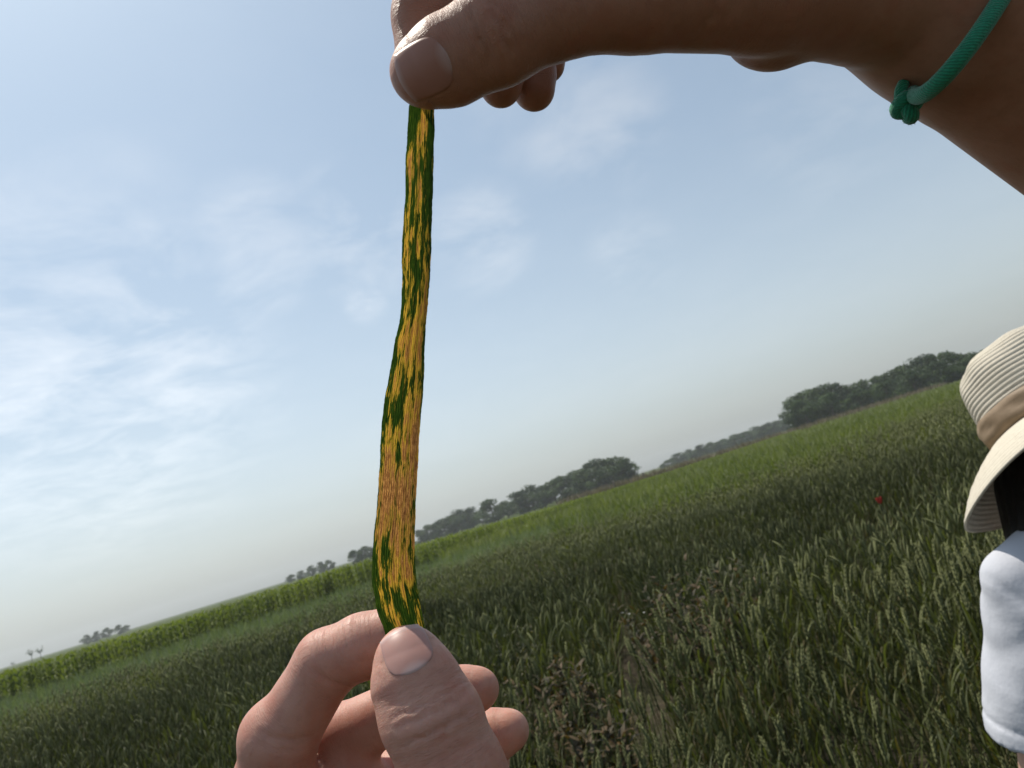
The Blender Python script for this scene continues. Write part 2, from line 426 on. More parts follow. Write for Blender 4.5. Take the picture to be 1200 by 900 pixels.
WXY = [(ground_at(q[0], q[1], q[2])[:2], q[5]) for q in WEEDS]
def keep_out(x, y):
    k = np.hypot(x - PERSON_XY[0], y - PERSON_XY[1]) < 0.42
    k |= np.hypot(x, y) < 1.0
    for (wx, wy), wr in WXY: k |= (np.hypot(x - wx, y - wy) < wr * .6)
    # bare soil patch, the trodden lane leading to it and the gap beside the poppy
    k |= (np.abs(x - (.047 * y + .02 * np.sin(y * 3))) < np.interp(y, [3.6, 4.4, 6.5, 7.6], [.04, .12, .22, .05])) & (y > 3.6) & (y < 7.6)
    lane = np.interp(x, [.2, 1.03, 2.15, 3.3, 5.0], [4.75, 5.0, 6.1, 7.6, 9.6])
    k |= (np.abs(y - lane - .04 * np.sin(x * 6)) < .27) & (x > .2) & (x < 4.2)
    return k
def edge_y(x):
    return np.interp(x, [-20, -11, -5, -1, 2, 5, 9, 16, 24], [14, 15.2, 19.0, 21.5, 17.8, 16.6, 21, 28, 34])
def sample(dens, ymin, ymax, half=0.80, extra=1.0):
    """points in the wedge in front of the camera"""
    A = (ymax + 1) ** 2 * half * 2
    n = int(dens * ymax * 2 * (ymax * half + extra))
    x = rng.uniform(-(ymax * half + extra), ymax * half + extra, n); y = rng.uniform(-0.5, ymax, n)
    d = np.hypot(x, y)
    ok = (np.abs(x) < y * half + extra) & (d >= ymin) & (d < ymax)
    return x[ok], y[ok]
def wheat_points(dens, d0, d1):
    x, y = sample(dens, d0, d1)
    # drilled rows run away to the left: thin the gaps between rows and the low-noise patches
    row = (x * math.cos(0.5) + y * math.sin(0.5)) / 0.17
    p = 0.62 + 0.38 * np.cos(row * 2 * math.pi) + 0.34 * vnoise(x * 1.5, y * 1.5, 3) + 0.25 * vnoise(x * 3.5, y * 3.5, 13)
    ok = (rng.random(len(x)) < p) & ~keep_out(x, y) & (y < edge_y(x) + np.where(x > 0, np.abs(rng.normal(0, 2.2, len(x))) - .8, rng.normal(0, .25, len(x))))
    return x[ok], y[ok]
def hscale(x, y):
    return 1.0 + 0.13 * vnoise(x * 1.1, y * 1.1, 11) + 0.05 * vnoise(x * 4, y * 4, 5) + rng.normal(0, 0.055, len(x))
# ---- templates
lod0 = [wheat_template(100 + i, 0) for i in range(9)]
lod1 = [wheat_template(200 + i, 1) for i in range(9)]
lod2 = [wheat_template(300 + i, 2) for i in range(9)]
def packed(t):
    ps = []
    if 'stem' in t: ps.append((t['stem'], 0))
    ps += [(l, 2 if i == len(t['leaf']) - 1 and len(t['leaf']) > 2 else 0) for i, l in enumerate(t['leaf'])]; ps.append((t['ear'], 1))
    return pack(ps)
def tiller(seed):
    r = np.random.default_rng(seed); ps = []
    for i in range(5):
        ps.append((blade(np.array([r.normal(0, .015), r.normal(0, .015), r.uniform(0.0, 0.3)]), r.uniform(0, 6.28), r.uniform(0.22, 0.36), r.uniform(0.4, 1.8), 0.0085, 4, r.uniform(1.15, 1.5)), 0))
    return pack(ps)
def build_wheat():
    chunks = []
    for tmpl, dens, d0, d1, st in ((lod0, 370, 1.0, 4.2, 1.0), (lod1, 235, 4.4, 12.5, 1.08), (lod2, 100, 12.5, 36.0, 1.2)):
        x, y = wheat_points(dens, d0, d1)
        n = len(x)
        pos = np.stack([x, y, np.zeros(n)], 1)
        h = hscale(x, y)
        tl = rng.normal(0, 0.09, (n, 2)) * (1 + 1.5 * (rng.random((n, 1)) < .08)) + np.array([0.03, -0.01])
        tint = np.clip(0.42 + 0.42 * vnoise(x * .7, y * .7, 21) + 0.2 * vnoise(x * 2.3, y * 2.3, 22) + 0.018 * np.clip(y - 8, 0, 20) + rng.normal(0, 0.2, n), 0, 1)  # broad noise puts dark shade patches into the colour, along with uneven ripening
        if tmpl is lod0:
            # the nearest ones that stand in view become plants of their own
            P = np.stack([x, y, 0.72 * h], 1) - CAM
            dep = P @ FW; px = 600 + FPX * (P @ RT) / dep; py = 450 - FPX * (P @ UP) / dep
            vis = (px > 600) & (px < 1145) & (py > 640) & (py < 905) & (h > 0.97)
            cand = np.where(vis)[0]; cand = cand[np.argsort(dep[cand])][:240]
            solo = (pos[cand], h[cand], tl[cand], tint[cand])
            kp = np.ones(n, bool); kp[cand] = False
            pos, h, tl, tint, n = pos[kp], h[kp], tl[kp], tint[kp], int(kp.sum())
        chunks.append(scatter([packed(t) for t in tmpl], pos, rng.uniform(0, 6.28, n), h * (st if tmpl is lod2 else 1), tl, tint, np.full(n, 1.0 / (st if tmpl is lod2 else 1))))
    # leafy shoots filling the lower canopy
    x, y = wheat_points(150, 1.0, 8.0); n = len(x)
    chunks.append(scatter([tiller(400 + i) for i in range(8)], np.stack([x, y, np.zeros(n)], 1), rng.uniform(0, 6.28, n), rng.uniform(0.75, 1.15, n), rng.normal(0, .08, (n, 2)), rng.uniform(0, .7, n)))
    V, F, mi, ti, off = [], [], [], [], 0
    for a, b_, c, d in chunks:
        V.append(a); F.append(b_ + off); mi.append(c); ti.append(d); off += len(a)
    me = mesh_np('wheat_crop', np.concatenate(V), np.concatenate(F), [WHEAT_LEAF, WHEAT_EAR, DRY_LEAF], False, np.concatenate(mi), np.concatenate(ti))
    o = obj('wheat_crop', me)
    tag(o, 'dense dark green ripening wheat covering the near field', 'wheat', kind='stuff')
    return solo
solo = build_wheat()
def build_solo(solo):
    protos = []
    for t in lod0:
        parts = []
        V, F = t['stem']; parts.append(('stem', V, tri(F), WHEAT_LEAF))
        V, F = t['ear']; parts.append(('ear', V, tri(F), WHEAT_EAR))
        for q, l in enumerate(t['leaf']): parts.append(('leaf', l[0], tri(l[1]), DRY_LEAF if q == len(t['leaf']) - 1 else WHEAT_LEAF))
        protos.append([[(nm, mesh_np('wheat_' + nm, V, F, [m], False, None, np.full(len(V), tv))) for nm, V, F, m in parts] for tv in (0.2, 0.5, 0.85)])
    pos, h, tl, ti = solo
    for i in range(len(pos)):
        e = bpy.data.objects.new('wheat_plant', None); COL.objects.link(e); e.empty_display_size = 0.1
        q = Vector((0, 0, 1)).rotation_difference(Vector((tl[i, 0], tl[i, 1], 1)))
        Mx = Matrix.Translation(Vector(pos[i])) @ q.to_matrix().to_4x4() @ Matrix.Rotation(random.uniform(0, 6.28), 4, 'Z') @ Matrix.Scale(float(h[i]), 4)
        e.matrix_world = Mx
        tag(e, 'green wheat plant with an upright ear at the near front of the wheat field', 'wheat plant', 'wheat plants at the front of the field')
        for nm, me in protos[i % len(protos)][int(np.argmin(np.abs(np.array([0.2, 0.5, 0.85]) - ti[i])))]:
            obj(nm, me, e)
build_solo(solo)

# ---- pale strip plot, corn, bright field
def tuft(seed, n, L, w, rise=(1.0, 1.5)):
    r = np.random.default_rng(seed); ps = []
    for i in range(n):
        ps.append((blade(np.array([r.normal(0, .05), r.normal(0, .05), 0]), r.uniform(0, 6.28), L * r.uniform(.6, 1.1), r.uniform(.3, 1.6), w, 3, r.uniform(*rise)), 0))
    return pack(ps)
def stuff(name, chunk, m, label, cat):
    V, F, mi, ti = chunk
    o = obj(name, mesh_np(name, V, F, [m], False, None, ti)); tag(o, label, cat, kind='stuff'); return o
def corn_y(x):
    return np.interp(x, [-60, -26, -17, -10, 0, 15, 40], [14, 24, 29, 38, 52, 75, 110])
# pale plot between the dark wheat and the corn
n = 30000
x = rng.uniform(-34, 30, n); y = rng.uniform(14, 52, n)
ok = (y > edge_y(x) + 0.9 + 0.2 * vnoise(x, y, 2)) & (y < np.minimum(corn_y(x) - 2.0, edge_y(x) + 13)) & (np.abs(x) < .82 * y + 2) & (x < 1 + rng.normal(0, 1.2, n))
ok &= ~((np.abs(y - edge_y(x) - 6.0) < 0.5))
x, y = x[ok], y[ok]; n = len(x)
stuff('pale_crop', scatter([tuft(500 + i, 7, 0.82, 0.022) for i in range(6)], np.stack([x, y, np.zeros(n)], 1), rng.uniform(0, 6.28, n), rng.uniform(.8, 1.1, n), rng.normal(0, .05, (n, 2)),
      np.clip(.5 + .3 * vnoise(x * .3, y * .3, 8) + rng.normal(0, .2, n), 0, 1)), PALE_LEAF, 'paler green low crop strip behind the dark wheat', 'crop')
def corn_t(seed):
    r = np.random.default_rng(seed); ps = []; H = 1.5
    ps.append((tube(np.array([[0, 0, 0], [0.01, 0, H * .5], [0.02, 0.01, H]]), [0.014, 0.012, 0.006], 4, False), 0))
    a0 = r.uniform(0, 6.28)
    for i in range(8):
        f = i / 7
        ps.append((blade(np.array([0.01 * f, 0, H * (0.15 + 0.85 * f)]), a0 + (i % 2) * math.pi + r.normal(0, .3), 0.62 * (1 - .5 * f) * r.uniform(.8, 1.15), r.uniform(1.2, 2.3), 0.12, 4, 1.25), 0))
    return pack(ps)
xs, ys = [], []
for k in range(9):
    xr = np.arange(-62, 34, 0.13) + rng.uniform(-.13, .13)
    yr = corn_y(xr) + k * 0.85
    ok = (np.abs(xr) < .85 * yr + 2) & (rng.random(len(xr)) < .95)
    xs.append(xr[ok]); ys.append(yr[ok])
x, y = np.concatenate(xs), np.concatenate(ys); n = len(x); x = x + rng.normal(0, .25, n); y = y + rng.normal(0, .55, n)
stuff('corn_crop', scatter([corn_t(600 + i) for i in range(7)], np.stack([x, y, np.zeros(n)], 1), rng.uniform(0, 6.28, n), (0.95 + .05 * vnoise(x * .25, y * .25, 4) + rng.normal(0, .025, n)) * np.interp(x, [-9, 0, 12], [.82, .66, 0.5]), rng.normal(0, .03, (n, 2)),
      np.clip(.5 + .35 * vnoise(x * .5, y * .5, 9) + rng.normal(0, .2, n), 0, 1)), CORN_LEAF, 'bright green corn standing in a tall band beyond the wheat', 'corn')
# dry grass bank along the field boundary
n = 1600; tt_ = rng.random(n); x = 2 + 62 * tt_ + rng.normal(0, .6, n); y = 104 + 16 * tt_ + rng.uniform(0, 5, n)
stuff('dry_grass', scatter([tuft(800 + i, 6, 1.5, 0.09, (1.1, 1.5)) for i in range(4)], np.stack([x, y, np.zeros(n)], 1), rng.uniform(0, 6.28, n), rng.uniform(.75, 1.05, n), rng.normal(0, .05, (n, 2)), rng.random(n)),
      DRY_BANK, 'thin strip of brown dry grass below the scalloped tree line', 'dry grass')
# bright tall-grass field to the right
n = 14000
y = 18 + 120 * rng.random(n) ** 1.7; x = rng.uniform(-.15, .85, n) * y
ok = (y > edge_y(x) - .6 + rng.normal(0, 1.0, n)) & (y < np.where(x < 34, corn_y(x) - 2, 200)) & (y > np.where(x < 0, edge_y(x) + 12.5, 0))
x, y = x[ok], y[ok]; n = len(x)
stuff('meadow_grass', scatter([tuft(700 + i, 6, 0.85, 0.06, (1.1, 1.5)) for i in range(6)], np.stack([x, y, np.full(n, .0)], 1), rng.uniform(0, 6.28, n), rng.uniform(.8, 1.15, n) * np.interp(y, [20, 120], [1, 1.7]), rng.normal(0, .05, (n, 2)),
      np.clip(.5 + .4 * vnoise(x * .15, y * .15, 31) + rng.normal(0, .15, n), 0, 1), np.interp(y, [20, 120], [1, .62])), BRIGHT_LEAF, 'bright green tall grass field below the right hand wood', 'grass')

# ------------------------------------------------------------------ weeds, poppy, white flowers
def place(e, p): e.location = p; return e
def empty(name, p):
    e = bpy.data.objects.new(name, None); COL.objects.link(e); e.location = p; e.empty_display_size = .1; return e
def weed(name, xy, hgt, nst, spread, m, label, cat, group=None, leafw=0.02, nl=16, seed=0):
    r = np.random.default_rng(seed); e = empty(name, (xy[0], xy[1], 0)); st = []
    lv = []
    for i in range(nst):
        a = r.uniform(0, 6.28); q = spread * math.sqrt(r.random()); h = hgt * r.uniform(.7, 1.05)
        P = np.array([[q * .35 * math.cos(a), q * .35 * math.sin(a), 0], [q * .7 * math.cos(a), q * .7 * math.sin(a), h * .55], [q * math.cos(a), q * math.sin(a), h]])
        st.append(tube(P, [.003, .0025, .0012], 4, False))
        for j in range(nl):
            f = r.uniform(.35, 1); p = P[1] + (P[2] - P[1]) * (f * 2 - 1) if f > .5 else P[0] + (P[1] - P[0]) * f * 2
            lv.append(blade(p, r.uniform(0, 6.28), r.uniform(.035, .075), r.uniform(.3, 1.8), leafw * r.uniform(.7, 1.2), 3, r.uniform(.1, 1.1)))
    V, F = merge(st); obj('stem', mesh_np('weed_stem', V, tri(F), [STEM], False), e)
    V, F = merge(lv); obj('foliage', mesh_np('weed_foliage', V, tri(F), [m], False, None, r.uniform(0, 1, len(lv)).repeat(6)), e)
    tag(e, label, cat, group); return e
for i, (px, py, z, h, ns, sp) in enumerate(WEEDS):
    lab = ['tall rusty brown weed clump beside the bare soil gap', 'olive weed clump standing behind the rusty brown clump',
           'rusty brown weed clump right beside the lower hand', 'olive weed clump behind the lower hand fingertips',
           'short rusty weed clump at the near end of the bare soil gap'][i]
    weed('weed_clump', WXY[i][0], h, ns, sp, WEED_LEAF if i in (1, 3) else BROWN_LEAF, lab, 'weed', 'weed clumps in the wheat', .020, 24, 40 + i)
P0 = w_of(735, 718, 1) - CAM; q = CAM + P0 * ((.66 - CAM[2]) / P0[2])
wf = weed('white_flower_plant', q[:2], .66, 5, .07, WEED_LEAF, 'small weed with tiny white flowers at the edge of the soil gap', 'weed', None, .02, 8, 77)
for j in range(6):
    r = np.random.default_rng(j); c = np.array([r.normal(0, .05), r.normal(0, .05), .62 + r.uniform(-.06, .05)])
    ps = [blade(c, k * 1.257, .011, .6, .010, 3, .5) for k in range(5)]
    V, F = merge(ps); obj('flower', mesh_np('flower', V, tri(F), [WHITEPETAL], False), wf)
P0 = w_of(1031, 588, 1) - CAM; q = CAM + P0 * ((.84 - CAM[2]) / P0[2])
pp = empty('poppy', (q[0], q[1], 0))
pp.scale = (.55, .55, 1)
tag(pp, 'single red poppy standing in the wheat beside the dark gap', 'poppy')
V, F = tube(np.array([[0, 0, 0], [.02, .01, .4], [.0, .0, .83]]), .0022, 5, False); obj('stem', mesh_np('poppy_stem', V, F, [STEM]), pp)
for k in range(4):
    n1 = 7; V = []
    for i in range(n1):
        for j in range(n1):
            u, vv = i / (n1 - 1), (j / (n1 - 1) - .5)
            a = k * math.pi / 2 + vv * 1.9; rr = .006 + .034 * math.sin(u * 1.5) * (1 - .5 * vv * vv)
            V.append((rr * math.cos(a) * (.9 if k % 2 else 1), rr * math.sin(a), .825 + .046 * u ** 1.5 + .004 * math.sin(9 * vv + k) * u))
    F = [(i * n1 + j, (i + 1) * n1 + j, (i + 1) * n1 + j + 1, i * n1 + j + 1) for i in range(n1 - 1) for j in range(n1 - 1)]
    obj('petal', mesh_np('poppy_petal', V, F, [PETAL]), pp)
V, F = merge([octa(np.array([0, 0, .835]), np.array([0, 0, 1.]), .022, .013, .013)]); obj('seed_head', mesh_np('poppy_seed_head', V, tri(F), [STEM]), pp)

# ------------------------------------------------------------------ trees
def tree_mesh(seed, wide=1.0, dens=1.0, lobes=20):
    """unit tree: height 1. crown leaves as small quads clumped in lobes; trunk with limbs"""
    r = np.random.default_rng(seed)
    L = []
    for i in range(lobes):
        a = r.uniform(0, 6.28); z = r.uniform(.10, .86); q = (.34 * math.sin(math.pi * min(.93, max(.30, (z + .1) / 1.0)))) * math.sqrt(r.uniform(.15, 1)) * wide
        L.append((q * math.cos(a), q * math.sin(a), z, r.uniform(.11, .19) * (1.1 - .3 * abs(z - .5))))
    V, F, T = [], [], []
    for (lx, ly, lz, lr) in L:
        n = int(230 * dens)
        d = r.normal(size=(n, 3)); d /= np.linalg.norm(d, axis=1)[:, None]
        rr = lr * (r.uniform(.35, 1.0, n) ** .5) * (1 + .22 * np.sin(d[:, 0] * 7 + lx * 30) * np.sin(d[:, 2] * 8))
        P = np.array([lx, ly, lz]) + d * rr[:, None] * np.array([1.1, 1.1, .85])
        s = r.uniform(.014, .03, n)
        nrm = d + r.normal(0, .6, (n, 3)); u = np.cross(nrm, r.normal(size=(n, 3))); u /= np.linalg.norm(u, axis=1)[:, None]
        v = np.cross(nrm, u); v /= np.linalg.norm(v, axis=1)[:, None]
        q = np.stack([P - u * s[:, None], P + v * s[:, None] * .7, P + u * s[:, None], P - v * s[:, None] * .7], 1).reshape(-1, 3)
        F.append(np.arange(4 * n).reshape(n, 4) + 4 * sum(len(f) for f in F)); V.append(q)
        T.append(np.repeat(np.clip(r.uniform(.0, .9) + r.normal(0, .18, n), 0, 1), 4))
    crown = mesh_np('tree_crown', np.concatenate(V), np.concatenate(F), [TREE_LEAF], False, None, np.concatenate(T))
    ps = [tube(np.array([[0, 0, 0], [.008, .004, .3], [-.004, .01, .7]]), [.026, .018, .006], 7, False)]
    for (lx, ly, lz, lr) in L[:9]:
        b0 = np.array([0, 0, max(.14, lz - .28)]); ps.append(tube(np.array([b0, b0 * .5 + np.array([lx, ly, lz]) * .5 + [0, 0, .02], [lx, ly, lz]]), [.010, .007, .003], 5, False))
    V, F = merge(ps); trunk = mesh_np('tree_trunk', V, F, [BARK])
    return crown, trunk
TREES = [tree_mesh(900 + i, [1, 1.2, .9, 1.35, 1.1, 1.25][i]) for i in range(6)]
def add_tree(px, ybase, top, dist, k, label, group, wide=1.0, name='broadleaf_tree'):
    """tree whose crown reaches photograph row `top` at column px, standing on the ground `dist` metres out"""
    d = w_of(px, ybase, 1) - CAM; d = d / np.hypot(d[0], d[1])
    g = CAM + d * dist
    dt = w_of(px, top, 1) - CAM; dt = dt / np.hypot(dt[0], dt[1])
    H = (CAM[2] + dt[2] * dist) * 1.06
    e = empty(name, (g[0], g[1], 0)); e.rotation_euler.z = random.uniform(0, 6.28); e.scale = (H * wide, H * wide, H)
    tag(e, label, 'tree', group)
    obj('crown', TREES[k % 6][0], e); obj('trunk', TREES[k % 6][1], e)
    return e
k = 0
# the tree line right of the leaf
for px, top, dist in [(490, 622, 262), (500, 616, 260), (511, 613, 262), (520, 608, 255), (531, 603, 252), (541, 597, 250), (556, 594, 255), (568, 599, 265), (583, 582, 215), (600, 585, 218), (618, 572, 205), (633, 566, 205),
                      (648, 566, 200), (662, 559, 195), (676, 552, 192), (690, 547, 190), (704, 542, 186), (716, 534, 182), (728, 531, 180), (741, 529, 178), (752, 531, 178)]:
    add_tree(px, 620, top - 1, dist, k, 'dark broadleaf tree in the scalloped tree line at the far edge of the fields', 'trees of the scalloped tree line', 1.55); k += 1
# far hazy belt
for px, top in [(768, 543), (782, 534), (796, 530), (811, 524), (826, 520), (841, 516), (856, 510), (870, 506), (884, 500), (898, 496), (912, 492), (775, 540), (804, 530), (834, 519), (863, 509), (891, 500), (760, 549), (789, 538), (819, 527), (848, 517), (877, 506), (905, 497), (920, 492)]:
    add_tree(px, 500, top, 320 + 20 * (k % 3), k, 'distant bluish tree in the low hazy belt between two darker woods', 'trees of the distant hazy belt', 1.9); k += 1
# wood at the right
for px, top, dist in [(922, 466, 175), (938, 459, 172), (955, 452, 170), (972, 450, 168), (990, 453, 172), (1008, 446, 168), (1026, 440, 165), (1044, 434, 163), (1062, 425, 160), (1080, 418, 158), (1098, 411, 156), (1116, 409, 155), (1134, 411, 155), (1152, 408, 155), (1172, 402, 155), (1192, 396, 155), (1212, 390, 156),
                      (930, 470, 150), (964, 462, 148), (1000, 457, 146), (1035, 446, 144), (1070, 432, 142), (1108, 420, 140), (1146, 414, 140), (1184, 402, 140)]:
    add_tree(px, 450, top, dist, k, 'green rounded tree in the dense wood beyond the bright green field', 'trees of the dense wood', 1.35); k += 1
# left clumps above the corn
for px, top, dist in [(344, 672, 330), (357, 667, 330), (370, 661, 325), (383, 656, 325), (391, 654, 330)]:
    add_tree(px, 690, top, dist, k, 'hazy tree in the small clump rising behind the corn', 'small tree clump behind the corn', 1.3); k += 1
for px, top, dist in [(418, 643, 230), (430, 639, 228), (442, 640, 232)]:
    add_tree(px, 660, top, dist, k, 'rounded dark tree directly behind the held leaf', 'trees behind the held leaf', 1.3); k += 1
for px, top, dist in [(104, 743, 430), (116, 739, 430), (130, 734, 430), (145, 730, 430), (152, 731, 440)]:
    add_tree(px, 760, top, dist, k, 'pale distant tree in the faint clump above the corn band', 'faint clump above the corn', 1.3); k += 1
# two sparse trees at the far left
def sparse_tree(seed):
    r = np.random.default_rng(seed); ps = []; tips = []
    ps.append(tube(np.array([[0, 0, 0], [0, 0, .4], [.02, 0, .6]]), [.03, .02, .012], 6, False))
    for i in range(9):
        a = r.uniform(0, 6.28); b0 = np.array([0, 0, r.uniform(.35, .58)]); q = r.uniform(.15, .3)
        p1 = b0 + np.array([q * .5 * math.cos(a), q * .5 * math.sin(a), .14]); p2 = b0 + np.array([q * math.cos(a), q * math.sin(a), r.uniform(.22, .42)])
        ps.append(tube(np.array([b0, p1, p2]), [.012, .008, .003], 5, False)); tips += [p1, p2]
    V, F = merge(ps); tr = mesh_np('bare_trunk', V, F, [BARK]); P = []
    for p in tips:
        n = 26; c = p + r.normal(0, .045, (n, 3)); s = r.uniform(.012, .024, n); u = r.normal(size=(n, 3)); u /= np.linalg.norm(u, axis=1)[:, None]
        v = np.cross(u, r.normal(size=(n, 3))); v /= np.linalg.norm(v, axis=1)[:, None]
        P.append(np.stack([c - u * s[:, None], c + v * s[:, None], c + u * s[:, None], c - v * s[:, None]], 1).reshape(-1, 3))
    V = np.concatenate(P); cr = mesh_np('sparse_crown', V, np.arange(len(V)).reshape(-1, 4), [TREE_LEAF], False, None, np.full(len(V), .4))
    return cr, tr
TREES.append(None)
for i, (px, top) in enumerate([(37, 760), (48, 757), (14, 775)]):
    sp = sparse_tree(50 + i); d = w_of(px, 770, 1) - CAM; d /= np.hypot(d[0], d[1]); g = CAM + d * 400
    dt = w_of(px, top, 1) - CAM; dt /= np.hypot(dt[0], dt[1]); H = CAM[2] + dt[2] * 400
    e = empty('sparse_tree', (g[0], g[1], 0)); e.scale = (H, H, H)
    tag(e, 'thin half bare tree at the far end of the corn band', 'tree', 'half bare trees beyond the corn')
    obj('crown', sp[0], e); obj('trunk', sp[1], e)

POST = simple('weathered_post', (.07, .055, .04), (.12, .10, .08), 4, .9)
for px, dist, hh, lab in ((720, 104, 1.5, 'weathered wooden post under the middle of the scalloped tree line'), (758, 108, 1.4, 'weathered wooden post under the tall end of the scalloped tree line')):
    d = w_of(px, 570, 1) - CAM; d /= np.hypot(d[0], d[1]); g = CAM + d * dist
    V, F = tube(np.array([[0, 0, 0], [.03, 0, hh * .6], [.05, .02, hh]]), [.13, .12, .10], 8)
    o_ = obj('fence_post', mesh_np('fence_post', V, F, [POST]), None, (g[0], g[1], 0)); tag(o_, lab, 'post', 'posts on the field boundary')

# ------------------------------------------------------------------ implicit-surface bodies
def sm(a, b, k):
    h = np.clip(0.5 + 0.5 * (b - a) / k, 0, 1)
    return b * (1 - h) + a * h - k * h * (1 - h)
def cap(p, a, b, ra, rb, flat=None):
    """tapered capsule; flat=(direction, factor) squashes the section along direction"""
    a = np.asarray(a, float); b = np.asarray(b, float); ba = b - a; pa = p - a
    tt = np.clip(pa @ ba / (ba @ ba), 0, 1)
    q = pa - tt[:, None] * ba
    if flat is not None:
        n = np.asarray(flat[0], float); n = n / np.linalg.norm(n)
        q = q + ((q @ n) * (1 / flat[1] - 1))[:, None] * n
    return np.sqrt((q * q).sum(1)) - (ra + (rb - ra) * tt)
def ell(p, c, r, axes=None):
    q = p - np.asarray(c, float)
    if axes is not None: q = q @ np.asarray(axes).T
    r = np.asarray(r, float)
    k0 = np.sqrt(((q / r) ** 2).sum(1)); k1 = np.sqrt(((q / r ** 2) ** 2).sum(1)) + 1e-9
    return k0 * (k0 - 1) / k1
def chain(p, J, k=2.0, flat=None):
    d = None
    for (a, ra), (b, rb) in zip(J[:-1], J[1:]):
        c = cap(p, a, b, ra, rb, flat); d = c if d is None else sm(d, c, k)
    return d
def surface(sdf, lo, hi, h, newton=1):
    """sparse sampling + naive surface nets; returns V,F(quads)"""
    lo = np.asarray(lo, float); B = 8
    nb = np.ceil((np.asarray(hi) - lo) / (h * B)).astype(int); n = nb * B
    bi = np.stack(np.meshgrid(*[np.arange(k) for k in nb], indexing='ij'), -1).reshape(-1, 3)
    cen = lo + (bi + .5) * B * h - h * .5
    dc = sdf(cen)
    G = np.empty(tuple(n), np.float32).reshape(nb[0], B, nb[1], B, nb[2], B)
    G[:] = dc.reshape(tuple(nb))[:, None, :, None, :, None]
    act = bi[np.abs(dc) < B * h * 0.87 * 1.5 + h]
    loc = np.stack(np.meshgrid(*[np.arange(B)] * 3, indexing='ij'), -1).reshape(-1, 3)
    for s in range(0, len(act), 400):
        a = act[s:s + 400]
        pts = lo + ((a[:, None] * B + loc[None]).reshape(-1, 3)) * h
        v = sdf(pts).reshape(len(a), B, B, B)
        for q in range(len(a)): G[a[q, 0], :, a[q, 1], :, a[q, 2], :] = v[q]
    G = G.reshape(tuple(n)); ins = G < 0
    c = sum(ins[i:n[0] - 1 + i, j:n[1] - 1 + j, k:n[2] - 1 + k].astype(np.int8) for i in (0, 1) for j in (0, 1) for k in (0, 1))
    cells = np.argwhere((c > 0) & (c < 8))
    idx = np.full(tuple(n), -1, np.int32); idx[cells[:, 0], cells[:, 1], cells[:, 2]] = np.arange(len(cells))
    acc = np.zeros((len(cells), 3)); cnt = np.zeros(len(cells))
    cor = [(i, j, k) for i in (0, 1) for j in (0, 1) for k in (0, 1)]
    val = {q: G[cells[:, 0] + q[0], cells[:, 1] + q[1], cells[:, 2] + q[2]] for q in cor}
    for a in cor:
        for ax in range(3):
            if a[ax] == 0:
                b = list(a); b[ax] = 1; b = tuple(b); va, vb = val[a], val[b]
                m = (va < 0) != (vb < 0)
                tt = np.where(m, va / np.where(m, va - vb, 1), 0)
                pt = np.array(a, float) + np.zeros((len(cells), 3)); pt[:, ax] += tt
                acc[m] += pt[m]; cnt[m] += 1
    V = lo + (cells + acc / cnt[:, None]) * h
    Q = []
    for ax in range(3):
        u, w = (ax + 1) % 3, (ax + 2) % 3
        sl0 = [slice(None)] * 3; sl1 = [slice(None)] * 3; sl0[ax] = slice(0, -1); sl1[ax] = slice(1, None)
        e = np.argwhere(ins[tuple(sl0)] != ins[tuple(sl1)])
        e = e[(e[:, u] > 0) & (e[:, w] > 0)]
        du = np.eye(3, dtype=int)[u]; dw = np.eye(3, dtype=int)[w]
        g = lambda x: idx[x[:, 0], x[:, 1], x[:, 2]]
        q = np.stack([g(e - du - dw), g(e - dw), g(e), g(e - du)], 1)
        inside0 = ins[e[:, 0], e[:, 1], e[:, 2]]
        q = np.where(inside0[:, None], q, q[:, ::-1]); Q.append(q)
    F = np.concatenate(Q); F = F[(F >= 0).all(1)]
    for _ in range(newton):
        d = sdf(V); e = h * .5
        gr = np.stack([sdf(V + e * np.eye(3)[i]) - d for i in range(3)], 1) / e
        V = V - gr * (np.clip(d, -h, h) / np.maximum((gr ** 2).sum(1), .25))[:, None] * .8
    return V, F
def unit(v): v = np.asarray(v, float); return v / np.linalg.norm(v)
def crease(p, c, ax, n, w, dep, half, bend=0.0, wob=0.0):
    """groove across a finger at c; ax along finger, n outward; returns positive distance to add"""
    ax, n = unit(ax), unit(n); s = unit(np.cross(ax, n)); r0 = half * 1.3 + 6
    out = np.zeros(len(p)); near = (np.abs(p - c) < r0).all(1)
    if not near.any(): return out
    q = p[near] - c
    x = q @ s; a = q @ ax - bend * x * x - wob * np.sin(x * 1.3 + c[0])
    m = np.clip((q @ n) / 3.0 + .3, 0, 1) * np.exp(-(x / half) ** 4)
    out[near] = dep * np.exp(-(a / w) ** 2) * m
    return out
